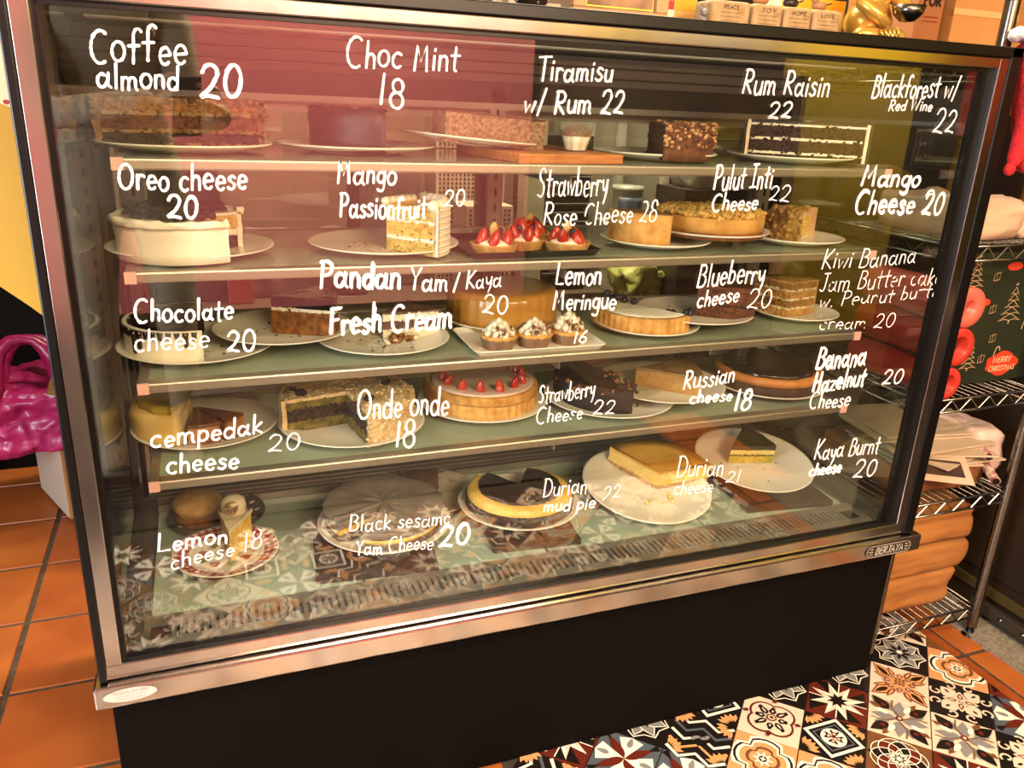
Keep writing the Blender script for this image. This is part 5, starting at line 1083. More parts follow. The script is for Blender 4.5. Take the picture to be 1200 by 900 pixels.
for x, mt, lb, h in ((1.215, YEL, 'yellow carton behind the rightmost stone block', .075), (1.19, WCARD, 'white and yellow carton standing on top of the case behind the stone blocks', .10)):
    y = .24 if mt == YEL else .30
    m = MB(); m.box((x+.03, y, TOP+h/2), (.075, .05, h), 0); m.box((x+.03, y-.0256, TOP+h*.45), (.065, .001, h*.6), 1)
    tg('carton', m, [mt, YEL if mt != YEL else WCARD], lb, 'carton')
GOLD = mat('gold_lacquer', 'C99A3A', 'E0B860', 6, .28, .55, coat=.3)
t = thing('gold_statue', 'seated gold figure holding a shiny bowl, on top of the case', 'statue', (1.29, .15, TOP))
m = MB(); m.ball((1.285, .155, TOP+.036), (.044, .036, .040), 24, 14, 0, .06, 2); m.ball((1.262, .125, TOP+.014), (.030, .020, .014), 16, 10); m.ball((1.315, .125, TOP+.014), (.030, .020, .014), 16, 10)
m.ball((1.285, .155, TOP+.072), (.034, .028, .030), 20, 12); m.ball((1.285, .150, TOP+.112), (.024, .023, .024), 20, 12); obj('body', m, GOLD, t)
m = MB(); m.tube([(1.250, .145, TOP+.085), (1.240, .125, TOP+.062), (1.262, .112, TOP+.045), (1.284, .108, TOP+.030)], [.013, .013, .012, .010], 12); obj('arm', m, GOLD, t)
m = MB(); m.tube([(1.318, .145, TOP+.085), (1.334, .125, TOP+.065), (1.322, .112, TOP+.050)], [.013, .012, .010], 12); obj('arm', m, GOLD, t)
m = MB(); m.lathe([(.0001, .036), (.012, .037), (.024, .048), (.028, .062), (.0268, .062), (.0225, .049), (.0001, .040)], (1.318, .100, TOP), 28); obj('bowl', m, CHROME, t)
for i in range(5): m = MB(); a = i*PI/4.2; m.tube([(1.268+.009*i, .104, TOP+.020+.002*i), (1.270+.009*i, .098, TOP+.012)], [.003, .002], 6); obj('robe_fold', m, GOLD, t)
# ------------------------------------------------------------------ wire rack right of the case
rk = thing('wire_rack', 'chrome wire storage rack standing right of the cake case', 'rack', (1.67, .48, FZ))
RX0, RX1, RY0, RY1 = 1.499, 1.820, .052, .95
for x in (RX0, RX1):
    for y in (RY0, RY1):
        m = MB(); m.lathe([(.0125, FZ+.03), (.0125, 1.25)], (x, y, 0), 16); p = obj('post', m, CHROME, rk)
        m = MB(); m.lathe([(.017, FZ+.0005), (.017, FZ+.008), (.009, FZ+.012), (.009, FZ+.03)], (x, y, 0), 16); obj('foot', m, BLACK, p)
        m = MB()
        for z in np.arange(FZ+.06, 1.24, .0254*2): m.lathe([(.0128, 0), (.0128, .001)], (x, y, float(z)), 12)
        obj('groove', m, SLOT, p, kind='stuff')
RZ = (-.312, -.002, .242, .56, .885)
for z in RZ:
    m = MB()
    for zz in (z-.006, z-.034):
        for a, b in (((RX0, RY0), (RX1, RY0)), ((RX1, RY0), (RX1, RY1)), ((RX1, RY1), (RX0, RY1)), ((RX0, RY1), (RX0, RY0))): m.tube([(a[0], a[1], zz), (b[0], b[1], zz)], .003, 6)
    s = obj('wire_shelf', m, CHROME, rk)
    m = MB()
    def zig(a, b, n):
        pts = [(a[0]+(b[0]-a[0])*i/n, a[1]+(b[1]-a[1])*i/n, z-(.007 if i % 2 else .033)) for i in range(n+1)]; m.tube(pts, .0020, 5, 0, False)
    zig((RX0, RY0), (RX1, RY0), 12); zig((RX0, RY1), (RX1, RY1), 12); zig((RX0, RY0), (RX0, RY1), 34); zig((RX1, RY0), (RX1, RY1), 34)
    obj('zigzag_wire', m, CHROME, s)
    m = MB()
    for i in range(1, 15): x = RX0+(RX1-RX0)*i/15; m.tube([(x, RY0, z-.002), (x, RY1, z-.002)], .0014, 5)
    for i in range(1, 6): y = RY0+(RY1-RY0)*i/6; m.tube([(RX0, y, z-.005), (RX1, y, z-.005)], .0022, 5)
    obj('deck_wires', m, CHROME, s, kind='stuff')
def soft_box(c, d, mt, seed, amp=.012, freq=9, n=10, rz=0, fold=0, ex=8, crease=0, flat=False):
    """a soft, creased block (paper sack, plastic bag)"""
    vs = []; fs = []; idx = {}
    m = MB(); M = Matrix.Rotation(rz, 3, 'Z')
    def vid(i, j, k):
        if (i, j, k) in idx: return idx[(i, j, k)]
        u, v, w = (2*i/n-1, 2*j/n-1, 2*k/n-1)
        q = Vector((u, v, w)); L = (abs(u)**ex+abs(v)**ex+abs(w)**ex)**(1/ex) or 1; q2 = q/L*max(abs(u), abs(v), abs(w))
        p = Vector((q2.x*d[0]/2, q2.y*d[1]/2, q2.z*d[2]/2)); nn = noise.noise_vector(p*freq+Vector((seed*5.1, seed, 0)))
        cr = abs(noise.noise(p*freq*2.3+Vector((0, seed, 3))))
        p += nn*amp*Vector((1, 1, .45 if w > 0 else .0)).length*.6 - q2.normalized()*cr*amp*.8*(0 if w < -.99 else 1)
        if crease:
            for fq in (13, 31): p += q2.normalized()*crease*(.5-abs(noise.noise(Vector((p.x*fq, p.y*fq, p.z*fq*1.6))+Vector((seed, fq, 0))))*3)*13/fq
        if fold: p += Vector((q2.x, q2.y, 0)).normalized()*fold*(-abs(math.sin(w*PI*.5+seed))**6+.6*noise.noise(Vector((p.x*9, p.y*9, w*3+seed))))
        if w <= -.999: p.z = -d[2]/2
        p.z = max(p.z, -d[2]/2)
        idx[(i, j, k)] = len(vs); vs.append(Vector(c)+M @ p); return idx[(i, j, k)]
    for a in range(n):
        for b in range(n):
            for f in ((lambda a, b: (a, b, 0), 1), (lambda a, b: (a, b, n), 0), (lambda a, b: (a, 0, b), 0), (lambda a, b: (a, n, b), 1), (lambda a, b: (0, a, b), 1), (lambda a, b: (n, a, b), 0)):
                g, fl = f; q = [vid(*g(a, b)), vid(*g(a+1, b)), vid(*g(a+1, b+1)), vid(*g(a, b+1))]; fs.append(q[::-1] if fl else q)
    m.add(vs, fs, 0, not flat); return m
KRAFT = mat('kraft_paper', '8E5824', '9E682E', 5, .8, bump=.5, bscale=30)
for i, (z0, h, w, dx, lb) in enumerate(((-.3118, .092, .270, -.02, 'lowest brown paper sack on the bottom rack shelf'), (-.2180, .078, .285, .0, 'middle brown paper sack on the bottom rack shelf'), (-.1380, .080, .285, .0, 'topmost brown paper sack on the bottom rack shelf'))):
    tg('paper_sack', soft_box((1.655+dx, .25, z0+h/2), (w, .34, h), KRAFT, i+2, .010, 4, 20, ex=14, fold=.0035, crease=.0022), KRAFT, lb, 'paper sack', 'paper sacks on the bottom rack shelf')
    m = MB()
PBROWN = mat('brown_package_in_plastic', '7A4A2C', '94603A', 8, .3, bump=.5, bscale=26, coat=.5)
tg('wrapped_package', soft_box((1.66, .22, .028), (.26, .28, .058), PBROWN, 8, .012, 11, 12), PBROWN, 'flat brown package in clear plastic on the rack shelf under the papers', 'package')
PAPERW = mat('pale_newsprint', 'B8A286', 'C6B196', 4, .7); PRINT = mat('dark_leaflet_print', '33201A', '4A3028', 30, .6)
rr = random.Random(4)
for i in range(11):
    z = .0602+i*.0052; rz = rr.uniform(-.35, .35); w, d = rr.uniform(.20, .26), rr.uniform(.16, .24)
    x_, y_ = 1.665+rr.uniform(-.02, .03), .20+rr.uniform(-.03, .03)
    m = MB(); nx = 8
    Mx = Matrix.Rotation(rz, 3, 'Z'); top = []; bot = []
    for j in (0, 1):
        for k in range(nx+1):
            u = -w/2+w*k/nx; b_ = .0012*math.sin(k*1.3+i)*(k in (0, nx) and 0 or 1)
            p = Mx @ Vector((u, (-.5+j)*d, 0)); top.append(Vector((x_, y_, z+.0036+b_*.5))+p); bot.append(Vector((x_, y_, z))+p)
    K = 2*(nx+1); F = [(k, k+1, nx+1+k+1, nx+1+k) for k in range(nx)]+[(K+k, K+nx+1+k, K+nx+2+k, K+k+1) for k in range(nx)]+[(k, K+k, K+k+1, k+1) for k in range(nx)]+[(nx+1+k, nx+2+k, K+nx+2+k, K+nx+1+k) for k in range(nx)]+[(0, nx+1, K+nx+1, K), (nx, K+nx, K+2*nx+1, 2*nx+1)]
    m.add(top+bot, F, 0); 
    tg('folded_paper', m, PAPERW, ('lowest pale folded paper of the loose pile on the rack shelf' if i == 0 else 'topmost pale folded paper of the loose pile on the rack shelf' if i == 10 else 'pale folded paper in the middle of the loose pile on the rack shelf'), 'paper', 'pile of papers on the rack')
m = MB(); m.box((1.60, .065, .072), (.13, .09, .0012), 0, rz=-.55, rx=.32); m.box((1.60, .0645, .0732), (.10, .05, .0006), 1, rz=-.55, rx=.32)
tg('leaflet', m, [PAPERW, PRINT], 'white leaflet with dark printed panel sticking out of the paper pile', 'leaflet')
for i, (y, z, lb) in enumerate(((.10, .086, 'upper rolled leaflet poking out at the right of the paper pile'), (.07, .040, 'lower rolled leaflet poking out near the rack post'))):
    m = MB(); m.tube([(1.735, y-.045, z), (1.83, y+.10, z+.012)], .010, 14); m.tube([(1.7345, y-.0458, z), (1.7338, y-.0468, z)], .0075, 12, 1)
    tg('rolled_leaflet', m, [mat('roll_print', 'C9B09A', '7A3A34', 60, .5), BLACK], lb, 'leaflet')
tg('plastic_bag', soft_box((1.79, .18, .075), (.09, .16, .10), FILM, 5, .02, 12, 10), mat('pale_pink_plastic', 'CDB0A4', 'DCC6BA', 8, .35, bump=.4), 'crumpled pale plastic bag beside the papers by the rack post', 'bag')
# gift bag, wrapping rolls
BGREEN = mat('dark_green_gift_paper', '1E2417', '262C1C', 6, .4)
t = thing('gift_bag', 'dark green Christmas gift bag printed with trees', 'gift bag', (1.74, .13, .243))
m = MB(); m.bb(1.600, 1.885, .105, .18, .2432, .530); obj('bag', m, BGREEN, t, bevel=.004)
m = MB(); f = fy(.1042); LN = 0
def tree(cx, z, s):
    for k in range(5):
        w = s*(.35+.16*k); zz = z+s*(2.0-.42*k); ribbon(m, [(cx, zz+s*.35), (cx-w*.6, zz+s*.05), (cx-w, zz-s*.12), (cx-w*.4, zz-.02*s), (cx, zz-.12*s), (cx+w*.4, zz-.02*s), (cx+w, zz-s*.12), (cx+w*.6, zz+s*.05), (cx, zz+s*.35)], .0014, f, 0, False)
    ribbon(m, [(cx, z-.02*s), (cx, z+s*.25)], .003, f, 0, False)
    ribbon(m, [(cx-.005, z+s*2.5), (cx+.005, z+s*2.56)], .0014, f, 0, False); ribbon(m, [(cx, z+s*2.42), (cx, z+s*2.65)], .0014, f, 0, False)
tree(1.63, .455, .027); tree(1.665, .275, .026); tree(1.755, .375, .034); tree(1.84, .47, .02); tree(1.86, .30, .026)
for (cx, z) in ((1.69, .47), (1.70, .40), (1.72, .335), (1.70, .29)):
    ribbon(m, [(cx-.008, z), (cx+.008, z+.003), (cx+.009, z+.018), (cx-.007, z+.015), (cx-.008, z)], .0012, f, 0, False); ribbon(m, [(cx, z), (cx, z+.02)], .001, f, 0, False)
for (cx, z) in ((1.80, .47), (1.735, .30), (1.80, .36)): ribbon(m, smooth_line([(cx, z), (cx+.004, z+.02), (cx+.012, z+.024), (cx+.016, z+.015)]), .0026, f, 0, False)
obj('line_drawings', m, mat('gift_bag_line_print', 'B59A74', None, rough=.5), t, kind='stuff')
RPM = [mat('red_orange_print', 'BE3A22', None, rough=.5), mat('print_cream', 'E2C49A', None, rough=.5)]
m = MB(); cx, cz = 1.765, .285
m.poly([(cx+.048*math.cos(a)*(1+.08*math.cos(5*a)), .1038, cz+.026*math.sin(a)*(1+.12*math.cos(4*a))) for a in [k*2*PI/32 for k in range(32)]], 0)
write(m, 'MERRY', (cx-.028, cz+.003), (cx+.026, cz+.003), .012, .0018, fy(.1034), .01, .1, 0, 1, True); write(m, 'CHRISTMAS', (cx-.035, cz-.016), (cx+.042, cz-.016), .011, .0016, fy(.1034), .01, .1, 0, 1, True)
obj('print_label', m, RPM, t, label='red printed label reading MERRY CHRISTMAS')
for (u, v, a_, b_) in ((1.66, .425, .028, .010), (1.735, .50, .022, .009)):
    m = MB(); m.poly([(u+a_*math.cos(a), .1038, v+b_*math.sin(a)) for a in [k*2*PI/20 for k in range(20)]], 0); obj('print_label', m, RPM, t, label='small plain red printed label')
REDW = mat('red_gift_wrap', 'A8251E', 'C43A30', 5, .35, bump=.15, bscale=30); REDW2 = mat('pinkish_red_gift_wrap', 'C9564A', 'D66A5C', 6, .4)
for i, (x, z, r, mt, lb) in enumerate(((1.560, .4335, .041, REDW2, 'bright red roll of gift wrap end-on, highest in front of the green gift bag'), (1.556, .352, .040, REDW, 'darker red open roll below the bright one, by the case edge'), (1.548, .275, .034, REDW, 'lowest dark red roll beside the green gift bag'))):
    t = thing('gift_wrap_roll', lb, 'roll', (x, .10, z-r)); m = MB(); c0, c1 = Vector((x, .045, z)), Vector((x-.012, .30, z))
    if i == 2: pass
    pr = [(r*.28 if i == 0 else r*.55, .25), (r*.28 if i == 0 else r*.55, 0), (r*.6, -.001), (r*.98, 0), (r, .003), (r, .25)]
    m.lathe(pr, (0, 0, 0), 28); m.v = [tuple(c0+Vector((v[0], v[2], v[1]))) for v in m.v]; obj('roll', m, mt, t)
    m = MB(); m.lathe([(r*.30, .01), (r*.30, .24)], (0, 0, 0), 16); m.v = [tuple(c0+Vector((v[0], v[2]+.004, v[1]))) for v in m.v]; obj('core', m, mat('dark_core', '4A1810', None, rough=.7) if i else REDW, t)
# bags on the upper rack shelves
WB = mat('white_striped_bag', 'CDB79E', '4A3A30', 9, .45, bump=.5, ramp=(.52, .6), bscale=30)
for i, (x, y, z, d, mt, lb) in enumerate(((1.62, .20, .600, (.17, .26, .075), mat('pale_beige_bag', 'B89A80', 'CDB49C', 6, .5, bump=.5, bscale=30), 'pale bag in clear plastic on the upper rack shelf by the case edge'), (1.735, .16, .590, (.13, .16, .055), WB, 'black and white patterned bag at the right of the upper rack shelf'), (1.64, .62, .615, (.24, .40, .11), mat('olive_brown_bags', '4A3A28', '6A5840', 5, .4, bump=.6, bscale=22), 'dark olive plastic bundle at the back of the upper rack shelf'))):
    tg('plastic_bag', soft_box((x, y, z), d, mt, i+11, .018, 12, 12), mt, lb, 'bag')
for i, (x, y, z, d, c1, c2, nm, lb) in enumerate(((1.65, .60, .335, (.26, .42, .18), '5A3A20', '7A5230', 'brown_wrapped_bundle', 'brown wrapped bundle behind the gift bag on the rack'), (1.64, .66, .10, (.25, .40, .20), '8E8A78', 'A8A492', 'pale_plastic_sack', 'large pale plastic sack seen through the side glass on the rack'), (1.64, .68, -.20, (.24, .36, .20), '4A2E1C', '6A4428', 'dark_brown_sack', 'dark brown sack at the back of the bottom rack shelf'))):
    tg('sack', soft_box((x, y, z), d, None, i+21, .03, 8, 12), mat(nm, c1, c2, 5, .6, bump=.5, bscale=20), lb, 'sack')
CARD = mat('cardboard', 'B98248', 'C59056', 4, .75, bump=.1, bscale=60); TAPE = mat('clear_tape', 'D9B07A', None, rough=.25)
t = thing('cardboard_box', 'large taped cardboard box on the top rack shelf', 'box', (1.70, .36, .886)); m = MB(); m.bb(1.615, 1.79, .28, .50, .886, 1.16); obj('carton', m, CARD, t, bevel=.003)
m = MB(); m.bb(1.612, 1.793, .2785, .2795, .985, .997); m.bb(1.612, 1.793, .2780, .2790, 1.030, 1.033); obj('tape', m, TAPE, t)
t = thing('cardboard_box', 'second cardboard box behind the rack post, at the right edge of the photo', 'box', (1.94, .5, .886)); m = MB(); m.bb(1.845, 2.05, .40, .62, .886, 1.2); obj('carton', m, CARD, t, bevel=.003)
m = MB(); m.bb(1.84, 2.12, .38, .95, .866, .885); tg('wall_shelf', m, MATS['partition_paint'], 'dark shelf board under the cardboard box at the right edge', 'shelf')
t = thing('kraft_carton', 'brown carton with black FOR lettering between gold statue and taped cardboard box', 'box', (1.57, .42, .886)); m = MB(); m.bb(1.535, 1.605, .30, .50, .886, 1.16); obj('carton', m, mat('brown_carton', '9A6238', 'A66E42', 4, .7), t, bevel=.002)
m = MB(); write(m, 'FOR', (1.550, 1.000), (1.596, 1.000), .018, .005, fy(.2993), 0, 0, 0, 0, True); obj('black_print', m, mat('black_print', '1A1210', None, rough=.7), t)
m = MB()
for z in (.978, .970): ribbon(m, [(1.555, z), (1.595, z)], .0025, fy(.2992), 0, False)
obj('red_print', m, mat('red_print', '8E3020', None, rough=.7), t)
# red plush stocking
PLUSH = mat('red_plush', '9E0E16', 'C41A22', 120, .9, bump=1.0, bscale=200); WPL = mat('white_plush', 'E6D0C4', 'F0E2DA', 100, .9, bump=1)
t = thing('plush_stocking', 'red plush stocking with white cuff hanging at the right edge', 'stocking', (1.535, .00, .67)); SX = -.048
m = MB(); pts = [(SX+1.562, .0, .925), (SX+1.575, -.005, .89), (SX+1.588, -.01, .84), (SX+1.594, -.01, .79), (SX+1.594, -.01, .74)]
m.tube(pts, [.040, .046, .044, .040, .034], 18); m.ball((SX+1.594, -.01, .735), (.034, .030, .038), 16, 10); obj('plush_body', m, PLUSH, t, subd=1)
m = MB(); m.tube([(SX+1.573, -.012, .85), (SX+1.566, -.018, .79), (SX+1.556, -.02, .74), (SX+1.545, -.02, .705)], [.022, .020, .017, .010], 14); m.ball((SX+1.544, -.02, .705), (.011, .010, .012), 12, 8); obj('plush_foot', m, PLUSH, t, subd=1)
m = MB()
for k in range(9): a = k*2*PI/9; m.ball((SX+1.560+.034*math.cos(a), .0+.030*math.sin(a), .925), (.014, .014, .012), 10, 7, 0, .2, k)
obj('white_cuff', m, WPL, t)
m = MB(); m.tube([(SX+1.552, -.02, .955), (SX+1.575, -.03, .935), (SX+1.60, -.03, .94), (SX+1.62, -.02, .93)], [.007, .009, .009, .006], 10); m.ball((SX+1.586, -.034, .935), (.014, .010, .012), 10, 8); obj('ribbon_bow', m, PLUSH, t)
# dark cabinet and frame, right edge
t = thing('dark_cabinet', 'dark brown metal cabinet with latch at the right edge', 'cabinet', (2.1, .5, FZ+.012)); DCAB = mat('dark_brown_cabinet', '241A10', '30241A', 4, .35)
m = MB(); m.bb(1.905, 2.34, -.55, 1.9, FZ+.0125, .34); obj('body', m, DCAB, t, bevel=.006)
m = MB(); m.bb(1.898, 1.905, -.50, .85, -.27, .30); obj('door', m, DCAB, t, bevel=.015, seg=4)
m = MB(); m.bb(1.896, 1.906, -.50, .85, -.325, -.30); obj('olive_rail', m, mat('olive_rail', '3E3418', None, rough=.4), t, bevel=.002)
m = MB(); m.bb(1.885, 1.905, -.10, .12, -.372, -.340); l_ = obj('latch_plate', m, mat('dull_latch_metal', '4A4236', None, rough=.4, metal=.6), t, bevel=.004)
for y in (-.03, .03): m = MB(); m.ball((1.884, y, -.356), (.004, .006, .006), 10, 8); obj('screw', m, CHROME, l_)
t = thing('picture_frame', 'corner of a gold picture frame on the dark wall at the right edge', 'picture frame', (2.20, .55, .42)); m = MB()
for b in ((2.03, 2.33, .56, .58, .49, .515), (2.03, 2.33, .56, .58, .80, .825), (2.03, 2.055, .56, .58, .515, .80), (2.305, 2.33, .56, .58, .515, .80)): m.bb(*b)
obj('frame', m, mat('old_gold', '7A5A26', '94702E', 8, .4, .5), t, bevel=.003)
m = MB(); m.bb(2.055, 2.305, .57, .58, .515, .80); obj('picture', m, mat('dark_picture', '1A1210', None, rough=.4), t)
# ------------------------------------------------------------------ left edge
CUPB = mat('black_cupboard', '080605', '0D0A08', 4, .8, spec=.05)
m = MB(); m.bb(-1.25, -.10, .56, .95, .34, 1.6); tg('wall_cupboard', m, CUPB, 'black cupboard behind the yellow board at the left edge', 'cupboard')
m = MB(); m.bb(-1.4, 1.9, 1.66, 1.72, FZ, .34); struct('trim_2', m, CUPB)
YB = mat('yellow_board', 'BE9020', 'CA9E2E', 1.5, .55, bump=.06, bscale=8)
m = MB(); m.prism([(-.62, .96), (-.06, .96), (-.06, .305), (-.15, .3965), (-.25, .4885), (-.62, .83)], 0, .012); m.v = [(v[0], .555-v[2], v[1]) for v in m.v]
tg('yellow_board', m, YB, 'large plain yellow board with slanting lower edge at the left', 'board')
t = thing('wall_calendar', 'paper calendar with black day numbers above the yellow board', 'calendar', (-.20, .54, .74))
m = MB(); P_ = [(-.36, .90), (-.095, .735), (-.04, 1.03), (-.30, 1.1)]; P_ = [(-.40, .84), (-.108, .728), (-.098, .995), (-.40, 1.02)]; m.prism(P_, 0, .003); m.v = [(v[0], .5425-v[2], v[1]) for v in m.v]
obj('sheet', m, mat('calendar_paper', 'E2CFA4', 'EAD9B2', 6, .6), t)
m = MB()
for i, d in enumerate('56789'):
    z = .852-.0235*i; write(m, d, (-.1335+.003*i, z), (-.1260+.003*i, z), .0125, .0028, fy(.5388), 0, 0, 0, 0, True)
for k in range(5): ribbon(m, [(-.142, .985-.012*k), (-.106, .984-.012*k)], .0016, fy(.5388), 1, False)
ribbon(m, [(-.142, .888), (-.106, .884)], .006, fy(.5388), 1, False)
for (a, b) in ((-.128, .877), (-.112, .742), (-.136, .745)): m.poly([(a+.005*math.cos(k*PI/5), .5387, b+.004*math.sin(k*PI/5)) for k in range(10)], 1)
obj('day_numbers', m, [mat('calendar_black', '241C18', None, rough=.7), mat('calendar_red', 'B0303A', None, rough=.7)], t)
m = MB(); m.bb(-.60, -.545, 1.50, 1.55, FZ, 1.6); tg('wooden_post', m, mat('brown_post_wood', '6B4630', '7A5238', 6, .6, stretch=(8, 8, 1)), 'brown wooden post at the left edge behind the pink bag', 'post')
t = thing('cardboard_box', 'cardboard box on the floor under the pink bag', 'box', (-.18, 1.40, FZ+.009)); Mx = Matrix.Rotation(.42, 3, 'Z')
m = MB(); m.box((-.175, 1.42, FZ+.009+.115), (.30, .26, .230), rz=.42); m2_ = m; obj('carton', m, mat('pale_cardboard', 'A8743C', 'B6824A', 4, .75), t, bevel=.002)
m = MB(); m.box(Vector((-.175, 1.42, FZ+.124))+Mx @ Vector((-.1512, 0, 0)), (.002, .25, .222), rz=.42); obj('white_side', m, mat('white_box_side', 'CDBCA8', None, rough=.7), t)
m = MB(); o0 = Vector((-.175, 1.42, FZ+.124))
fbx = lambda u, v: o0+Mx @ Vector((u, -.1307, v))
for k in range(6): ribbon(m, [(-.085+.004*j, .03-k*.013+.0015*rnd.uniform(-1, 1)) for j in range(24)], .004, fbx, 0, False)
write(m, 'FRAGILE', (-.06, .055), (-.005, .055), .012, .002, fbx, 0, 0, 0, 1, True)
obj('print', m, [mat('box_red_print', '9A4A28', None, rough=.7), mat('box_black_print', '3A2418', None, rough=.7)], t)
BAGP = mat('pink_plastic', '96184E', 'AE2A66', 4, .36, bump=.8, bscale=40, coat=.15)
t = thing('pink_plastic_bag', 'shiny magenta plastic carrier bag on the cardboard box', 'bag', (-.30, 1.30, -.16))
m = soft_box((-.31, 1.30, -.065), (.34, .26, .185), None, 31, .030, 8, 40, crease=.009); obj('bag_body', m, BAGP, t)
for s, yy in ((-1, 1.20), (1, 1.30)):
    m = MB(); pts = []
    for k in range(11):
        a = PI*k/10; pts.append((-.305+.085*math.cos(a), yy+.02*math.sin(a), .0+.155*math.sin(a)*(1 if s < 0 else .8)))
    m.tube(pts, [.034-.020*math.sin(PI*k/10) for k in range(11)], 12); m.v = [(v[0]+.010*noise.noise(Vector(v)*40), v[1]+.008*noise.noise(Vector(v)*35), v[2]+.006*noise.noise(Vector(v)*42)) for v in m.v]
    obj('bag_handle', m, BAGP, t)
t = thing('pine_cone', 'dark pine cone with white tipped scales in the pink bag', 'pine cone', (-.215, 1.25, .02)); m = MB(); m.ball((-.215, 1.24, .085), (.036, .036, .05), 14, 10); obj('cone', m, mat('dark_cone', '1E1410', None, rough=.7), t)
m = MB(); m_ = MB()
for k in range(60):
    h_ = -.9+1.8*k/60; a = k*2.4; q = math.sqrt(1-h_*h_)*.037; c = (-.215+q*math.cos(a), 1.24+q*math.sin(a), .085+h_*.052); m.ball(c, (.008, .008, .005), 6, 4, k % 2)
obj('scales', m, [mat('cone_brown', '3A2418', None, rough=.7), mat('cone_white_tip', 'D9D0C4', None, rough=.7)], t, kind='stuff')
t = thing('gold_bell', 'gold foil bell ornament in the pink bag', 'ornament', (-.22, 1.18, .0)); m = MB(); m.lathe([(.036, 0), (.030, .008), (.022, .03), (.014, .045), (.0001, .05)], (-.225, 1.175, .018), 22, flute=.04, fk=9); obj('bell', m, mat('gold_foil', 'C9A24A', 'E8CC80', 30, .25, .8, bump=.4), t)
m = MB(); m.ball((-.188, 1.16, .032), .012, 12, 8); obj('bead', m, MATS['gold_foil'], t)
# ------------------------------------------------------------------ kitchen seen through the rear doors
KW = mat('cream_painted_metal', 'B8A88C', 'C4B498', 4, .5); KD = mat('dark_kitchen_metal', '2A2620', '3A342C', 4, .5)
m = MB(); m.bb(.03, 1.46, .92, 1.45, FZ, .28); tg('back_counter', m, mat('counter_brown', '4A3C2E', '5A4A38', 4, .5), 'brown counter behind the cake case, seen through its rear doors', 'counter')
def perforated(x, y, w, z0, h, lb):
    t = thing('perforated_basket', lb, 'basket', (x, y, z0)); m = MB(); m.bb(x-w/2, x+w/2, y, y+.12, z0, z0+h); obj('panel', m, KW, t, bevel=.002)
    m = MB(); nx_ = int(w/.0115); nz__ = int(h/.0115)
    for i in range(1, nx_):
        for j in range(1, nz__): cx_, cz_ = x-w/2+w*i/nx_, z0+h*j/nz__; m.bb(cx_-.003, cx_+.003, y-.0012, y-.0002, cz_-.003, cz_+.003)
    obj('holes', m, SLOT, t, kind='stuff')
perforated(.86, .93, .13, .281, .24, 'cream perforated basket behind the strawberry tarts')
perforated(.86, 1.10, .20, .281, .50, 'taller cream perforated panel behind the loaf cake')
m = MB(); m.bb(.962, 1.020, .95, 1.0, .281, .90); tg('cream_post', m, KW, 'cream upright post seen through the rear doors behind the dessert cup', 'post')
t = thing('louvred_unit', 'dark louvred kitchen appliance behind the rear doors', 'appliance', (1.10, 1.0, .281)); m = MB(); m.bb(1.025, 1.165, .97, 1.2, .281, .70); obj('housing', m, KD, t)
for k in range(14): m = MB(); m.box((1.095, .965, .33+k*.024), (.13, .012, .006), rx=.5); obj('louvre', m, mat('louvre_grey', '5A544A', None, rough=.5), t)
t = thing('white_cabinet', 'white kitchen cabinet with rounded frame behind the nut cake', 'cabinet', (1.32, 1.1, .281)); m = MB(); m.bb(1.19, 1.47, 1.08, 1.3, .281, 1.0); obj('carcass', m, mat('grey_white_panel', '8E8676', '9A9282', 4, .5), t)
for x in (1.20, 1.30, 1.455): m = MB(); m.bb(x-.012, x+.012, 1.055, 1.08, .29, .99); obj('stile', m, mat('white_stile', 'B5AD9C', None, rough=.4), t, bevel=.004)
t = thing('food_tub', 'clear tub with a blue-grey label behind the crumble tart', 'tub', (1.29, .98, .50))
m = MB(); m.bb(1.22, 1.36, .93, 1.05, .281, .47); tg('cream_case', m, KW, 'cream case under the labelled tub behind the rear doors', 'case')
m = MB(); m.lathe([(.040, 0), (.043, .085), (.045, .087), (.045, .098), (.0001, .099)], (1.29, .985, .471), 28); obj('tub', m, mat('pale_tub', 'B5B0A2', None, rough=.3), t)
m = MB(); m.sector((1.29, .985, 0), .0435, .0445, .49, .54, -150, -40, n=14, nr=1); obj('label', m, mat('blue_grey_label', '3E4658', '6A7286', 60, .5), t)
YC = mat('pale_yellow_crumpled_bag', 'D0BC6A', 'E0D08A', 12, .5, bump=1, bscale=40)
tg('yellow_bag', soft_box((1.345, .70, .750), (.13, .10, .075), None, 44, .02, 14, 12), YC, 'crumpled pale yellow bag on the rear ledge behind the top shelf', 'bag')
tg('clear_bag', soft_box((1.355, .70, .655), (.14, .10, .115), None, 46, .02, 12, 12), mat('milky_plastic', '8E8A7C', 'ACA898', 8, .3, bump=.6), 'milky crumpled plastic bag below the pale yellow bag', 'bag')
m = MB(); m.bb(1.26, 1.46, .64, .78, .281, .595); tg('dark_stand', m, KD, 'dark stand carrying the crumpled bags behind the rear doors', 'stand')
tg('lettuce_bag', soft_box((1.19, .72, .35), (.12, .10, .11), None, 48, .03, 16, 12), mat('yellow_green_leaves', '8E8A2E', 'C2BE6A', 40, .5, bump=1), 'bag of yellow-green leaves behind the third shelf', 'bag')
m = MB(); m.bb(1.12, 1.26, .65, .80, FZ, .292); tg('stool', m, KD, 'dark stool carrying the bag of leaves', 'stool', bevel=.005)
tg('plastic_bundle', soft_box((.40, 1.12, .36), (.34, .22, .15), None, 50, .03, 9, 12), mat('pinkish_plastic_bundle', '8A6A60', 'A88A7C', 6, .4, bump=.5), 'pale pinkish plastic bundle on the back counter', 'bundle')
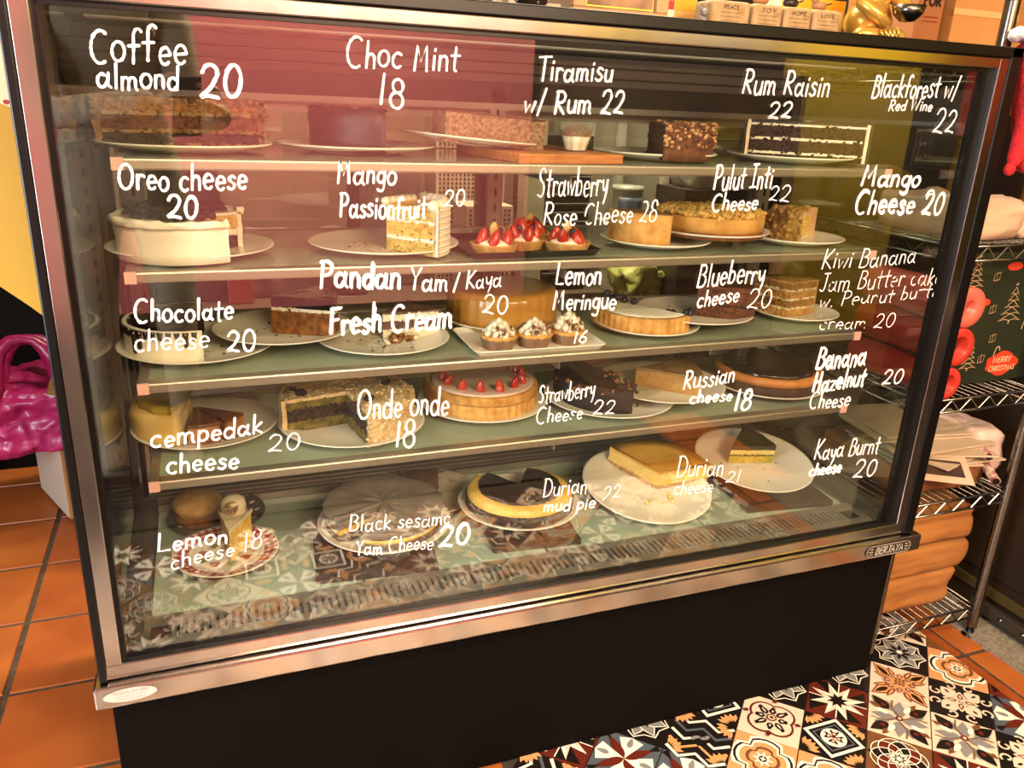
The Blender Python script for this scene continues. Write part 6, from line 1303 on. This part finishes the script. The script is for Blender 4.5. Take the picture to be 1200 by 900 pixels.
m = MB(); m.bb(.20, .26, .96, 1.02, .281, .43); tg('red_packet', m, mat('red_packet_paper', 'A83020', None, rough=.5), 'small red packet on the back counter', 'packet', bevel=.004)
m = MB(); m.bb(.04, .20, 1.0, 1.2, .281, .72); tg('dark_appliance', m, KD, 'dark appliance at the left of the back counter', 'appliance', bevel=.006)
m = MB(); m.bb(.55, .72, 1.1, 1.3, .281, .66); tg('grey_appliance', m, mat('grey_green_metal', '4A4A3E', '58584A', 4, .5), 'grey-green appliance on the back counter', 'appliance', bevel=.006)
t = thing('paper_notice', 'pale papers stuck on the kitchen wall behind', 'notice', (.6, 2.59, .9))
for i, (x, z, w, h) in enumerate(((.2, 1.0, .3, .2), (.9, 1.05, .4, .25), (1.5, .9, .25, .3))): m = MB(); m.bb(x, x+w, 2.592, 2.598, z, z+h); obj('sheet', m, KW, t)
# ------------------------------------------------------------------ shop front side, seen only in reflections
m = MB(); m.bb(-.70, 1.60, -2.56, -2.50, -.12, 1.85); tg('pink_screen', m, mat('dusty_pink_cloth', 'C4666A', 'CC7072', 2, .9, spec=.1), 'tall dusty pink screen mirrored in the left half of the case glass', 'screen')
for x in (-.60, 1.50): m = MB(); m.bb(x-.03, x+.03, -2.55, -2.51, FZ, -.12); tg('screen_leg', m, CUPB, ('left' if x < 0 else 'right')+' dark leg under the pink screen', 'leg')
OLV = mat('mustard_wall_panel', 'C9A81E', 'D2B22A', 2, .85, spec=.1)
m = MB(); m.bb(3.0, 3.85, -2.56, -2.50, FZ, 1.95); tg('mustard_panel', m, OLV, 'tall mustard panel mirrored in the right part of the case glass', 'panel')
for x0, x1, z0, z1, mt, lb in ((1.66, 2.15, 1.13, 1.95, mat('bright_yellow_sign', 'F0D83A', None, rough=.8), 'bright yellow sign mirrored in the steel top rail'), (2.25, 2.85, 1.13, 1.95, mat('cream_sign', 'E8DCC8', None, rough=.8), 'cream sign mirrored in the steel top rail'), (4.25, 4.95, .7, 1.95, mat('crimson_sign', 'B01020', None, rough=.8), 'crimson sign mirrored at the right end of the top rail')):
    m = MB(); m.bb(x0, x1, -2.56, -2.50, z0, z1); tg('hanging_sign', m, mt, lb, 'sign')
m = MB(); m.bb(1.64, 2.95, -2.60, -2.30, FZ, .95); tg('goods_shelf', m, mat('dark_goods', '2A1C12', '5A4028', 3, .7), 'dark shelf of goods mirrored in the middle of the glass', 'shelf')
# photographer, mirrored faintly at the upper left of the glass
SKIN = mat('warm_skin', 'B98664', 'C49270', 6, .5, sub=.1); SHIRT = mat('cream_shirt', '94826A', 'A29078', 4, .8, bump=.2); HAIR = mat('dark_hair', '17110E', '241A14', 60, .5); TROU = mat('dark_trousers', '22242C', None, rough=.8)
def skinned(name, pts, edges, rad, mt, parent, sub=2, root=0):
    me = bpy.data.meshes.new(name); off = wloc(parent); me.from_pydata([tuple(Vector(p)-off) for p in pts], edges, []); me.materials.append(mt)
    o = bpy.data.objects.new(name, me); COL.objects.link(o); o.parent = parent
    sk = o.modifiers.new('skin', 'SKIN'); sk.use_smooth_shade = True
    for i, r in enumerate(rad): me.skin_vertices[0].data[i].radius = r if isinstance(r, tuple) else (r, r)
    me.skin_vertices[0].data[root].use_root = True
    s = o.modifiers.new('s', 'SUBSURF'); s.levels = 1; s.render_levels = sub; return o
px, py = -.05, -1.52
t = thing('person', 'person in a cream long-sleeved shirt holding up a phone, mirrored in the glass', 'person', (px, py, FZ+.010))
H = FZ+.01
pts = [(px, py, H+.92), (px, py, H+1.10), (px, py+.01, H+1.28), (px, py+.01, H+1.42), (px, py+.02, H+1.49), (px, py+.03, H+1.60),
       (px-.17, py+.01, H+1.38), (-.205, -1.37, H+1.085), (.07, -1.195, H+1.135), (px+.17, py+.01, H+1.38), (.14, -1.44, H+1.08), (.235, -1.235, H+1.105),
       (px+.10, py, H+.86), (px+.11, py+.02, H+.47), (px+.11, py, H+.09), (px+.12, py+.12, H+.04), (px-.10, py, H+.86), (px-.11, py+.02, H+.47), (px-.11, py, H+.09), (px-.12, py+.12, H+.04)]
ed = [(0, 1), (1, 2), (2, 3), (3, 4), (4, 5), (3, 6), (6, 7), (7, 8), (3, 9), (9, 10), (10, 11), (0, 12), (12, 13), (13, 14), (14, 15), (0, 16), (16, 17), (17, 18), (18, 19)]
rad = [(.15, .11), (.135, .10), (.16, .11), (.12, .08), .055, .05, .062, .048, .034, .062, .048, .034, .095, .062, .042, .035, .095, .062, .042, .035]
skinned('body', pts, ed, rad, SHIRT, t)
m = MB(); m.ball((px, py+.035, H+1.655), (.075, .095, .115), 24, 18, 0, .03, 1); m.ball((px, py+.135, H+1.645), (.012, .018, .018), 10, 8); obj('head', m, SKIN, t)
for s in (-1, 1):
    m = MB(); m.ball((px+s*.030, py+.120, H+1.665), (.012, .008, .007), 10, 6); obj('eye', m, mat('eye_dark', '20140E', None, rough=.2), t)
    m = MB(); m.ball((px+s*.076, py+.03, H+1.65), (.010, .02, .03), 10, 8); obj('ear', m, SKIN, t)
m = MB(); m.ball((px, py+.128, H+1.60), (.022, .006, .006), 10, 6); obj('mouth', m, mat('lip', '8A4038', None, rough=.5), t)
m = MB(); m.ball((px, py+.01, H+1.690), (.085, .100, .100), 24, 16, 0, .08, 4); obj('hair', m, HAIR, t)
def hand(wr, fwd, up, side, grip=.6, s=1):
    """palm and five unequal bent fingers; fwd: finger direction, up: back of hand, side: thumb side"""
    f, u, d = Vector(fwd).normalized(), Vector(up).normalized(), Vector(side).normalized(); w = Vector(wr)
    skinned('palm', [w, w+f*.045, w+f*.085], [(0, 1), (1, 2)], [(.026, .018), (.036, .016), (.038, .013)], SKIN, t, 2)
    for k, L in enumerate((.072, .080, .075, .060)):
        b = w+f*.075+d*(.026-.018*k); q = [b]; dr = f
        for j, l in enumerate((.42, .32, .26)): dr = (dr-u*grip*(.55+.2*j)).normalized(); q.append(q[-1]+dr*L*l)
        skinned('finger', q, [(0, 1), (1, 2), (2, 3)], [.0095, .009, .0082, .007], SKIN, t, 1)
    b = w+f*.025+d*.028; q = [b, b+(d*.8+f*.5).normalized()*.032, b+(d*.5+f*.9-u*.3).normalized()*.062]
    skinned('thumb', q, [(0, 1), (1, 2)], [.012, .0105, .008], SKIN, t, 1)
hand((.07, -1.195, H+1.135), (.55, .30, .12), (.1, -.9, .3), (-.1, .3, 1), .45)
hand((.235, -1.235, H+1.105), (-.5, .45, .25), (-.1, -.9, .3), (.1, .3, 1), .45)
camaxis = cam.matrix_world.to_3x3(); 
c0 = Vector((.1487, -1.0916, .7831)) + camaxis @ Vector((.0, -.055, .010)); PM = camaxis
m = MB(); vs = [c0+PM @ Vector((i*.036, j*.074, k*.004)) for k in (-1, 1) for j in (-1, 1) for i in (-1, 1)]
m.add(vs, [(0, 2, 3, 1), (4, 5, 7, 6), (0, 1, 5, 4), (2, 6, 7, 3), (0, 4, 6, 2), (1, 3, 7, 5)]); tg('phone', m, mat('phone_dark', '1A1A1E', None, rough=.2), 'dark phone held up by the mirrored person', 'phone', bevel=.003)
